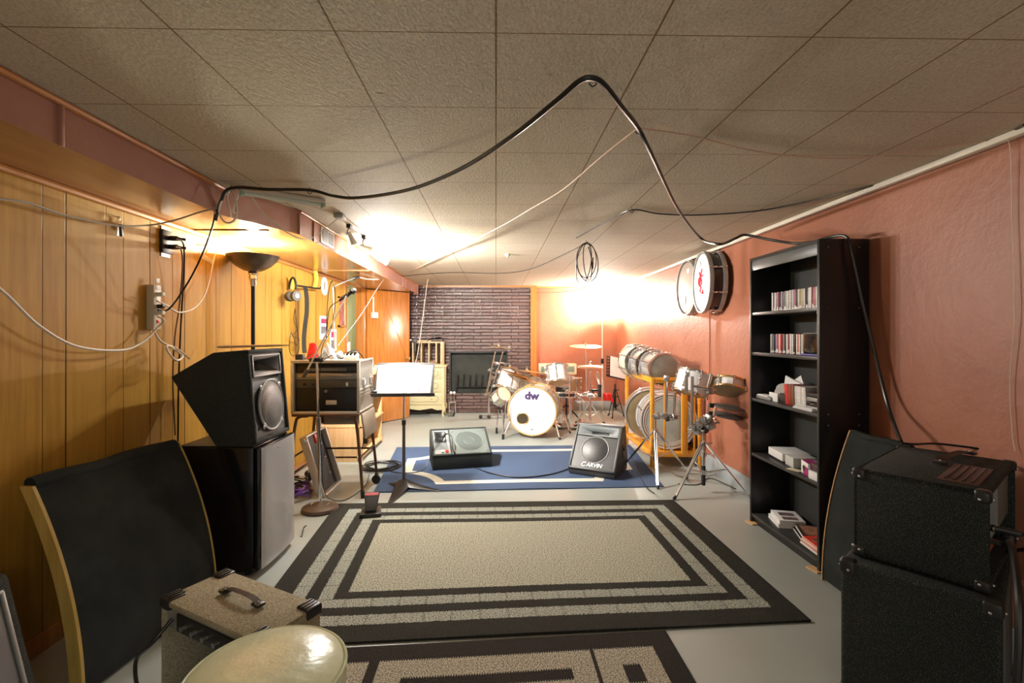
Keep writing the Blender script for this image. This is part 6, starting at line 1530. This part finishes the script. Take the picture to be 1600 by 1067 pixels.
cable('white cable from the power strip looping right and up to the tape on the wall', [on_wall(246, 470, .07), on_wall(262, 478, .07), on_wall(280, 488, .07), on_wall(305, 480, .07), on_wall(322, 455, .06), on_wall(333, 410, .04), on_wall(337, 388, .03), on_wall(318, 384, .02)], .0045, WCABLE)
cable('black cable from the soffit corner down to the power strip', [P(338, 325, 2.6), P(330, 360, 2.66), P(308, 415, 2.68), P(282, 460, 2.66), on_wall(262, 484, .07), on_wall(247, 484, .065)], .005)
cable('black twin flex from the wall socket down behind the fridge', [on_wall(274, 374, .10), on_wall(285, 378, .10), on_wall(288, 400, .08), on_wall(286, 450, .06), on_wall(282, 520, .05), on_wall(279, 600, .05), on_wall(278, 690, .05)], .005)
cable('second flex from the wall socket down behind the fridge', [on_wall(274, 386, .10), on_wall(283, 390, .10), on_wall(285, 420, .09), on_wall(280, 480, .05), on_wall(273, 530, .05), on_wall(270, 600, .04), on_wall(274, 680, .04)], .004, M('brown_flex', (.14, .09, .05), .5))
cable('white flex knotted below the power strip and running to the wedge speaker', [on_wall(239, 514, .04), on_wall(250, 532, .06), on_wall(268, 543, .08), on_wall(285, 556, .10), on_wall(275, 563, .12), on_wall(262, 548, .10), on_wall(262, 540, .08), on_wall(277, 545, .09), P(296, 560, 2.62)], .0055, WCABLE)
cable('thin white wire drooping from the unlit strip light under the track light', [P(392, 304, 2.70), P(405, 325, 2.75), P(425, 345, 2.8), P(450, 364, 2.9), P(470, 373, 3.0), P(485, 373, 3.1), P(505, 360, 3.2), P(528, 341, 3.27)], .0032, WCABLE)
cable('white wire hanging down the pink wall near the right edge', [G(1573, 213, XR - .03), G(1579, 240, XR - .02), G(1581, 330, XR - .015), G(1584, 420, XR - .015), G(1585, 500, XR - .015), G(1578, 600, XR - .012), G(1582, 680, XR - .012), G(1586, 705, XR - .012)], .0014, WCABLE)
# cables on the right amplifiers
TLv = headT.location + Vector((0, 0, AMP_H))
def loc_of(ob, v): bpy.context.view_layer.update(); return ob.matrix_world @ Vector(v)
aR = headT
cable('thick black cable hanging down the side of the right amplifier stack', [loc_of(aR, (AMP_A - .02, .04, AMP_H * .5)), loc_of(aR, (AMP_A + .03, .05, AMP_H * .48)), P(1580, 850, 1.40), P(1590, 920, 1.30), P(1592, 1000, 1.26), P(1588, 1080, 1.25)], .009, CABLE, 'black_cable', n=8)
o = MB().cyl(loc_of(aR, (AMP_A - .01, .05, AMP_H * .62)), loc_of(aR, (AMP_A + .06, .075, AMP_H * .60)), .009, n=12).build('jack_plug', BLKP); tag(o, 'black jack plug pushed into the right amplifier', 'plug')
cable('black lead from the jack plug of the right amplifier', [loc_of(aR, (AMP_A + .06, .075, AMP_H * .60)), loc_of(aR, (AMP_A + .09, .11, AMP_H * .56)), loc_of(aR, (AMP_A + .08, .18, AMP_H * .40)), loc_of(aR, (AMP_A + .01, .26, AMP_H * .2))], .006)
p = Zp(1412, 690, TLv.z + .004)
cable('black cable draped along the back top edge of the right amplifier', [Zp(1408, 692, TLv.z + .012), Zp(1430, 694, TLv.z + .010), Zp(1460, 693, TLv.z + .010), Zp(1500, 697, TLv.z + .008), Zp(1550, 704, TLv.z + .006)], .005)
# amp lead at the tweed amplifier
aT = bpy.data.objects['guitar_amplifier']
cable('black mains lead looping from the back of the tweed amplifier', [loc_of(aT, (.06, .004, .40)), loc_of(aT, (.05, -.05, .35)), loc_of(aT, (-.02, -.06, .28)), loc_of(aT, (.02, -.07, .20)), loc_of(aT, (.10, -.06, .15)), loc_of(aT, (.20, -.03, .12))], .006, n=8)
cable('thin black flex on the floor at the far edge of the fridge', [FL(464, 838) + Vector((.02, .1, .03)), FL(474, 828) + Vector((0, 0, .01)), FL(472, 838) + Vector((0, 0, .006)), FL(462, 845) + Vector((0.01, 0.05, .006))], .004)
